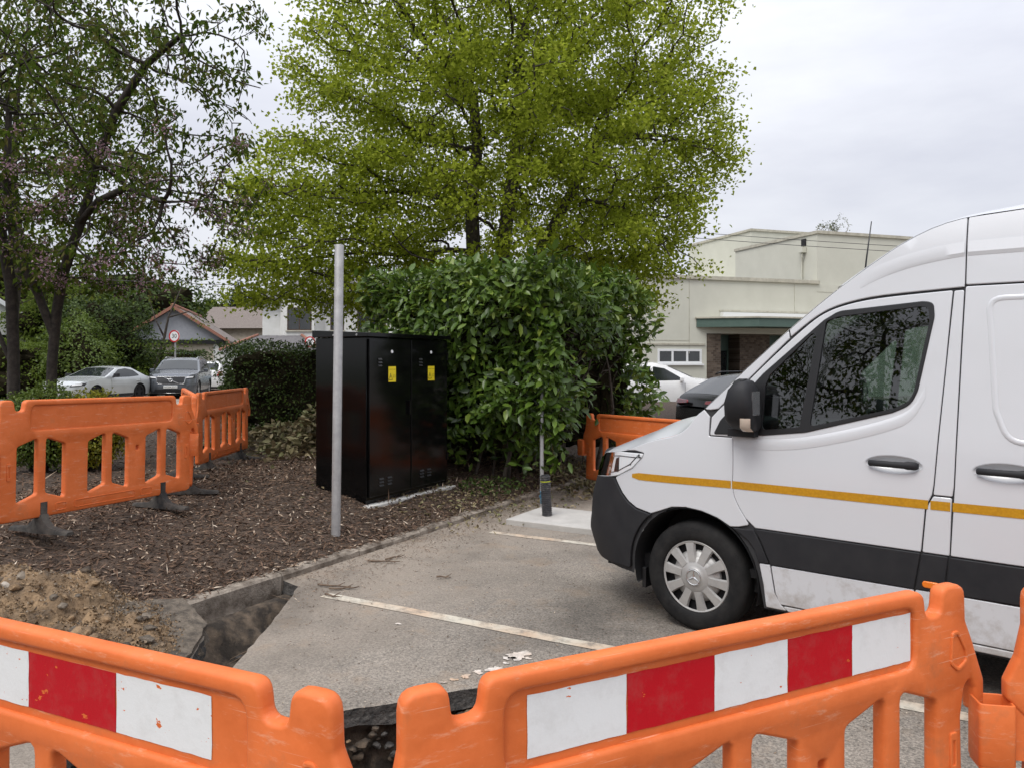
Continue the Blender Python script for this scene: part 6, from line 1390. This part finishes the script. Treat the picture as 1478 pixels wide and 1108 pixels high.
# local x along kerb (u-6.6), y into the bed (d-.9), z up
def hedge_pts(n):
    u = np.zeros(n); 
    p = rs.rand(n, 3); face = rs.choice(5, n, p=[.34, .30, .10, .20, .06])
    u0, u1, d0, d1, zt = 4.55, 8.0, -.55, 2.5, 3.0
    U_ = u0+(u1-u0)*p[:, 0]; D_ = d0+(d1-d0)*p[:, 1]; Z_ = .42+(zt-.42)*p[:, 2]; nr = np.zeros((n, 3)); dep = rs.rand(n)**1.7*.42
    m = face == 0; U_[m] = u0+dep[m]; nr[m] = (-1, 0, 0)                    # end facing the camera
    m = face == 1; D_[m] = d0+dep[m]; nr[m] = (0, -1, 0)                    # long side to the car park
    m = face == 2; U_[m] = u1-dep[m]; nr[m] = (1, 0, 0)
    m = face == 3; Z_[m] = zt-dep[m]*.8; nr[m] = (0, 0, 1)
    # lumps, rounded top edges, ragged skirt
    lump = .16*np.sin(U_*2.3+Z_*1.7)*np.sin(D_*2.1+Z_*2.6)+.10*np.sin(Z_*5+U_*3.1)*np.sin(D_*4.3+1)
    r = np.clip((Z_-(zt-.5))/.5, 0, 1)
    sh = r*r*.30
    m = face == 0; U_[m] += -lump[m]+sh[m]+np.clip((1.1-Z_[m])/.6, 0, 1)*.25
    m = face == 1; D_[m] += -lump[m]+sh[m]+np.clip((1.1-Z_[m])/.6, 0, 1)*.3
    m = face == 3; Z_[m] += lump[m]*.8-.10*np.clip((D_[m]-1.0), 0, 2)-.05*np.clip(U_[m]-6, 0, 3)
    zt_loc = zt-.08*np.clip(U_-6, 0, 3); Z_ = np.minimum(Z_, zt_loc+lump*.5+.05)
    # sparse hollow where the side was cut back
    hol = (face == 1) & (U_ > 5.25) & (U_ < 7.15) & (Z_ < 2.05+.25*np.sin(U_*4)); keep_ = ~(hol & (rs.rand(n) < .90))
    D_ = np.where(hol, D_+.35, D_)
    # bottom thins out
    keep_ &= rs.rand(n) < np.clip((Z_-.45)/.5, .25, 1)
    return np.stack([U_-6.6, D_-.9, Z_-.1], 1)[keep_], nr[keep_], dep[keep_]
P, nr, dep = hedge_pts(17000); n = len(P)
d = unit(n, rs)*.85+nr*.5; d[:, 2] -= .28; nn = nr*.85+unit(n, rs)*.6; nn[:, 2] += .7
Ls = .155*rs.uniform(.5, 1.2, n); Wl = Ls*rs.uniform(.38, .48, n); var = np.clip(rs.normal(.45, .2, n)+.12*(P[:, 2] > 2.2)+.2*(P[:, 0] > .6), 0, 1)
wx = K0.x+KU.x*(P[:, 0]+6.6)+KD.x*(P[:, 1]+.9); wy = K0.y+KU.y*(P[:, 0]+6.6)+KD.y*(P[:, 1]+.9)
near = (dep < .06) & (P[:, 2] > .5) & (((P[:, 0] < -1.85) & (P[:, 1] < .6)) | ((nr[:, 1] < -.5) & (P[:, 0] < -.6)))
ids = np.where(near)[0]; ids = ids[np.argsort(wy[ids])][:300]; rest = np.ones(n, bool); rest[ids] = False
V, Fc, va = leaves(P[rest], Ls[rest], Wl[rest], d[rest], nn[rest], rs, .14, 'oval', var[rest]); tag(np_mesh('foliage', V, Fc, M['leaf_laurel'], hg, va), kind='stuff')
lib = []
for k in range(6):
    v, f_, a_ = leaves(np.zeros((1, 3)), 1.0, .43+.02*(k % 3), np.array([[1., 0, 0]]), np.array([[0, 0, 1.]]), rs, .14+.03*(k % 2), 'oval', np.array([.25+.12*k]))
    me_o = np_mesh('leaf', v, f_, M['leaf_laurel'], hg, a_); lib.append(me_o.data); bpy.data.objects.remove(me_o)
for i in ids:
    dv = Vector(d[i]).normalized(); nv = Vector(nn[i]); sv = nv.cross(dv).normalized(); uv = dv.cross(sv)
    o = link(bpy.data.objects.new('leaf', lib[int(var[i]*5.99)]), hg); Mx = Matrix((dv, sv, uv)).transposed().to_4x4()*1.0
    o.matrix_local = Matrix.Translation(Vector(P[i])) @ Mx @ Matrix.Scale(float(Ls[i]), 4)
rr = random.Random(8); mb = MB()
for k in range(28):
    u = rr.uniform(4.9, 7.5); dd_ = rr.uniform(-.1, 2.0); p = Vector((u-6.6, dd_-.9, -.15)); pts = [p.copy()]; dr_v = Vector((rr.uniform(-.25, .25), rr.uniform(-.3, .1), 1))
    for i in range(7): p = p+dr_v.normalized()*.38; dr_v += Vector((rr.uniform(-.3, .3), rr.uniform(-.32, .18), rr.uniform(-.1, .1))); pts.append(p.copy())
    pts = [Vector((min(q.x, 1.25), max(q.y, -1.3), q.z)) for q in pts if q.z < 2.7]; r0_ = rr.uniform(.018, .05); mb.tube(pts, [r0_*(1-.12*i) for i in range(len(pts))], 6)
    for i in range(2, len(pts)):
        q = pts[i]; e = q+Vector((rr.uniform(-.3, .2), rr.uniform(-.5, .1), rr.uniform(-.1, .3))); e.x = min(e.x, 1.4); e.y = max(e.y, -1.45); e.z = min(e.z, 2.85); mb.tube([q, q.lerp(e, .5)+Vector((0, 0, .04)), e], [.009, .006, .003], 4)
mb.build('stem', M['bark'], hg, True)
bm = bmesh.new(); bmesh.ops.create_cube(bm, size=1); bmesh.ops.subdivide_edges(bm, edges=bm.edges[:], cuts=12, use_grid_fill=True)  # solid block added inside the hedge, interior shade painted as dark brown
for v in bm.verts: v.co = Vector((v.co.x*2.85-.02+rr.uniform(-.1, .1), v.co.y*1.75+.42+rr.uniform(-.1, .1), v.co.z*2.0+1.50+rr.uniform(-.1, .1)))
me = bpy.data.meshes.new('shade_core'); bm.to_mesh(me); bm.free(); me.materials.append(M['core_shade']); link(bpy.data.objects.new('shade_core', me), hg)
bm = bmesh.new(); bmesh.ops.create_cube(bm, size=1); bmesh.ops.subdivide_edges(bm, edges=bm.edges[:], cuts=8, use_grid_fill=True)  # second block at the far end, same painted shade
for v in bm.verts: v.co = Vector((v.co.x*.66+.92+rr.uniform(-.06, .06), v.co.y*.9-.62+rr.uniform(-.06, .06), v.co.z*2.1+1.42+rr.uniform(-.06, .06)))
me = bpy.data.meshes.new('shade_core'); bm.to_mesh(me); bm.free(); me.materials.append(M['core_shade']); link(bpy.data.objects.new('shade_core', me), hg)
# other hedges and shrubs
def bl_(x, y): return bz(x, y)
bush('privet_hedge', 'dark clipped hedge between the road and the cabinet', (-4.75, 17.2, .2), (1.5, 1.2, .96), M['leaf_dark'], 14000, .075, .045, 71, 'box', 'hedge', R(8), lump=.10)
bush('privet_hedge', 'upright hedge sprig in front of the pale blue car', (-6.15, 17.3, .2), (.42, .5, .80), M['leaf_dark'], 2200, .08, .04, 72, 'ball', 'shrub', lump=.3)
bush('box_shrub', 'low rounded green shrub behind the mulch barrier', (-6.20, 10.2, .3), (.60, .55, .58), M['leaf_bright'], 7500, .05, .028, 73, 'ball', 'shrub', lump=.12)
bush('golden_shrub', 'yellow-tipped low shrub beside the green one behind the barrier', (-5.55, 10.2, .3), (.46, .45, .55), M['leaf_yellow'], 5200, .05, .026, 74, 'ball', 'shrub', lump=.12)
bush('roadside_hedge', 'mixed garden hedge on the left behind the silver coupe', (-24.5, 34.5, .1), (8.5, 1.4, 1.15), M['leaf_mid'], 16000, .16, .10, 75, 'box', 'hedge', R(0), lump=.25)
bush('roadside_hedge', 'near mixed hedge behind the cherry trunks', (-22.6, 31.6, .1), (3.8, 1.0, 1.2), M['leaf_mid'], 9000, .13, .08, 85, 'box', 'hedge', R(6), lump=.25)
bush('bright_shrub', 'bright fresh green shrub left of the dark evergreen', (-17.6, 31.2, .1), (1.4, 1.2, 1.75), M['leaf_bright'], 6500, .13, .08, 76, 'ball', 'shrub', lump=.3)
bush('evergreen_tree', 'broad dark evergreen above the silver coupe', (-18.3, 34.0, .1), (2.3, 2.0, 2.35), M['leaf_dark'], 12000, .15, .08, 77, 'ball', 'tree', lump=.28)
bush('evergreen_tree', 'second dark evergreen closer to the clipped hedge', (-18.9, 36.0, .1), (1.0, 1.2, 1.75), M['leaf_dark'], 6000, .15, .08, 84, 'ball', 'tree', lump=.25)
bush('olive_tree', 'olive green tree above the evergreen on the left', (-23.4, 40.0, 1.6), (2.9, 2.2, 2.1), M['leaf_mid'], 7500, .2, .13, 78, 'ball', 'tree', lump=.4)
bush('clipped_hedge', 'clipped green hedge above the garden wall by the bungalow', (-19.2, 42.0, .9), (2.4, .6, .68), M['leaf_dark'], 6000, .12, .07, 79, 'box', 'hedge', lump=.04)
for i, (px, Y_, w, hh, m, lab) in enumerate([(285, 84, 5.5, 4.4, 'leaf_mid', 'distant rounded green tree left of the others over the roofs'), (325, 86, 5.5, 4.7, 'leaf_pale', 'distant pale green tree in the middle over the roofs'), (300, 95, 8, 4.2, 'leaf_mid', 'far tree standing behind the pale green one'), (355, 80, 3.4, 4.7, 'leaf_conifer', 'distant dark pine to the left of the white house'), (230, 80, 8, 5.0, 'leaf_mid', 'distant green tree behind the bungalow ridge'), (400, 78, 5, 4.2, 'leaf_conifer', 'distant dark conifer behind the white house')]):
    bush('distant_tree', lab, ((px-739)/F_PX*Y_, Y_, .5), (w*.62, w*.5, hh*.92), M[m], 5200, .38, .24, 90+i, 'ball', 'tree', lump=.35, group='trees beyond the houses')
for i in range(5):
    bush('distant_tree', ['farthest left dark tree filling the gap behind the gabled house', 'tall tree behind the left hedge near the gabled house', 'broad tree left of the bungalow over the hedge', 'tree closing the view behind the laurel hedge', 'tree behind the cream building left end'][i], [(-40, 60, 0), (-33, 50, 0), (-28, 56, 0), (-6.5, 62, 0), (2.5, 66, 0)][i], (6, 5, [5.5, 5, 4.6, 3.4, 3.2][i]), M['leaf_mid' if i % 2 else 'leaf_dark'], 6000, .36, .24, 110+i, 'ball', 'tree', lump=.35, group='trees beyond the houses')
# small bare sapling beside the speed sign
mb = MB(); rr = random.Random(3)
sp_ = thing('sapling', 'thin leaning bare-stemmed sapling beside the speed sign', 'tree', (-18.0, 38.6, .2)); mb.tube([(0, 0, -.2), (.12, 0, 1.4), (.55, 0, 2.7), (.75, 0, 3.7), (1.5, -.1, 5.3)], [.09, .085, .07, .05, .02], 7)
mb.tube([(.75, 0, 3.7), (1.8, 0, 4.0), (2.6, 0, 3.4)], [.05, .03, .01], 6); mb.tube([(.55, 0, 2.7), (.1, 0, 3.6), (-.2, 0, 4.6)], [.05, .03, .012], 6); mb.build('trunk', M['bark'], sp_, True)
rs = np.random.RandomState(6); T_ = np.repeat(np.array([(1.5, -.1, 5.3), (1.1, 0, 4.6), (2.5, 0, 3.4), (2.2, 0, 3.8), (-.2, 0, 4.6), (0, 0, 4.0)]), 22, axis=0); n = len(T_)
V, Fc, va = leaves(T_+rs.randn(n, 3)*.22, .17, .08, unit(n, rs)-np.array([0, 0, .8]), unit(n, rs), rs); np_mesh('crown', V, Fc, M['leaf_cherry'], sp_, va)

# ---------------------------------------------------------------- litter
rs = np.random.RandomState(12)
def scatter_chips(name, label, n, ur, dr, Lr, wr_, seedmask=None, dens=1.6):
    u = rs.uniform(*ur, n); dd = dr[0]+(dr[1]-dr[0])*rs.rand(n)**dens
    x = K0.x+KU.x*u+KD.x*dd; y = K0.y+KU.y*u+KD.y*dd; z = bed_z(x, y)+rs.rand(n)*.012
    if seedmask is not None: k = seedmask(x, y, u, dd); x, y, z = x[k], y[k], z[k]
    n = len(x); d = unit(n, rs); d[:, 2] *= .30; nr = unit(n, rs)*.5; nr[:, 2] += 1
    L = rs.lognormal(math.log(Lr), .5, n); W_ = np.clip(L*rs.uniform(.12, .45, n), .003, wr_)
    v = np.clip(rs.beta(1.6, 3.4, n)*1.05, 0, 1); q = rs.rand(n) < .04; v[q] = rs.uniform(.70, 1, q.sum())
    V, Fc, va = leaves(np.stack([x, y, z], 1), L, W_, d, nr, rs, .12, 'diamond', v); return tag(np_mesh(name, V, Fc, M['chips'], None, va), label, 'wood chips', kind='stuff')
offc = lambda x, y, u, dd: spoil_h(x, y) < .09
scatter_chips('wood_chips', 'loose dark bark chips covering the bed near the barriers', 90000, (-2.5, 8), (.02, 4.2), .040, .015, offc, 1.15)
scatter_chips('wood_chips', 'bark chips further back under the trees', 26000, (-4, 12), (3.0, 11), .06, .022, None, 1.2)
# soil crumbs on the spoil heap
M['crumb'] = leafmat('soil_crumb', [(.045, .032, .022), (.11, .075, .046), (.20, .135, .078), (.28, .19, .11), (.16, .135, .11), (.38, .31, .23)], .95, 0, .1)
n = 30000; x = rs.uniform(-4.1, -1.95, n); y = rs.uniform(3.9, 5.6, n); k = (spoil_h(x, y) > .035+.03*rs.rand(n)) & np.array([not pip(a, b, TR) for a, b in zip(x, y)]); x, y = x[k], y[k]; n = len(x)
z = np.array([max(spoil_z(a, b), pl(a, b) if pip(a, b, slabp) else -1) for a, b in zip(x, y)])+.002; d = unit(n, rs); d[:, 2] *= .5; nr = unit(n, rs)
V, Fc, va = leaves(np.stack([x, y, z], 1), rs.lognormal(math.log(.0115), .5, n), rs.lognormal(math.log(.010), .45, n), d, nr, rs, .25, 'oval', np.clip(rs.beta(2, 2.6, n)+.25*np.exp(-((x+2.95)/.4)**2-((y-4.9)/.3)**2), 0, 1)); tag(np_mesh('soil_crumbs', V, Fc, M['crumb'], None, va), 'loose crumbs of earth over the spoil heap', 'soil', kind='stuff')
# crumbs along the kerb, on the asphalt
n = 5200; u = rs.uniform(-.2, 8, n); dd = -np.abs(rs.randn(n))*.35; k = (np.array([not pip(a, b, TR) for a, b in zip(K0.x+KU.x*u+KD.x*dd, K0.y+KU.y*u+KD.y*dd)])); u, dd = u[k], dd[k]; n = len(u)
x = K0.x+KU.x*u+KD.x*dd; y = K0.y+KU.y*u+KD.y*dd; z = np.where(dd > -.02, .06, .006)+rs.rand(n)*.004
d = unit(n, rs); d[:, 2] *= .15; nr = unit(n, rs)*.3; nr[:, 2] += 1
V, Fc, va = leaves(np.stack([x, y, z], 1), rs.lognormal(math.log(.016), .6, n), .007, d, nr, rs, .2, 'diamond', np.clip(rs.beta(2, 2.4, n), 0, 1)); tag(np_mesh('kerb_debris', V, Fc, M['chips'], None, va), 'crumbs of bark and soil along the kerb', 'debris', kind='stuff')
# grit on the asphalt
n = 2600; x = rs.uniform(-1.5, 3.2, n); y = rs.uniform(3.3, 8.2, n); d = unit(n, rs); d[:, 2] *= .2; nr = unit(n, rs)*.4; nr[:, 2] += 1
k = np.array([not pip(a, b, TR) and xy2kd(a, b)[1] < -.05 for a, b in zip(x, y)]); x, y, d, nr = x[k], y[k], d[k], nr[k]; n = len(x)
V, Fc, va = leaves(np.stack([x, y, np.full(n, .004)], 1), rs.lognormal(math.log(.010), .5, n), .007, d, nr, rs, .3, 'diamond', rs.rand(n)); tag(np_mesh('loose_grit', V, Fc, M['chips'], None, va), 'fine loose grit scattered on the asphalt', 'grit', kind='stuff')
# dry laurel leaves: heap left of the cabinet and under the hedge
def litter(name, label, n, c, s, h, seed, L=.12):
    r = np.random.RandomState(seed); x = c[0]+r.randn(n)*s[0]; y = c[1]+r.randn(n)*s[1]; q = np.exp(-((x-c[0])/s[0]/1.3)**2-((y-c[1])/s[1]/1.3)**2)
    z = bed_z(x, y, False)+q*h*r.rand(n)**.5+.01; k = xy2kd(x, y)[1] > -.75; x, y, z = x[k], y[k], z[k]; n = len(x)
    z = np.where(xy2kd(x, y)[1] < 0, z*.4, z)
    d = unit(n, r); d[:, 2] *= .45; nr = unit(n, r)*.8; nr[:, 2] += .8
    V, Fc, va = leaves(np.stack([x, y, z], 1), L*r.uniform(.5, 1.15, n), L*.42*r.uniform(.6, 1.1, n), d, nr, r, .22, 'oval'); return tag(np_mesh(name, V, Fc, M['leaf_dry'], None, va), label, 'leaf litter', kind='stuff')
litter('leaf_heap', 'heap of dry laurel clippings left of the cabinet', 1200, (-3.9, 13.0), (.62, .6), .42, 5, .17)
litter('leaf_heap', 'taller dry clippings against the cabinet back', 1000, (-3.05, 12.2), (.36, .6), .75, 6, .17)
hx, hy = kd2xy(6.6, -.2); litter('leaf_litter', 'dry leaves under the laurel hedge behind the slab', 1500, (hx, hy), (.8, .7), .12, 7, .10)
hx, hy = kd2xy(4.0, .3); litter('leaf_litter', 'thin scatter of dry leaves at the foot of the hedge', 900, (hx, hy), (.7, .6), .05, 8, .06)
hx, hy = kd2xy(4.5, .25); bush('ground_ivy', 'low green weeds at the foot of the laurel hedge', (hx, hy, .12), (.45, .32, .07), M['leaf_dark'], 240, .05, .035, 131, 'ball', 'weed', stem=False, core=False)
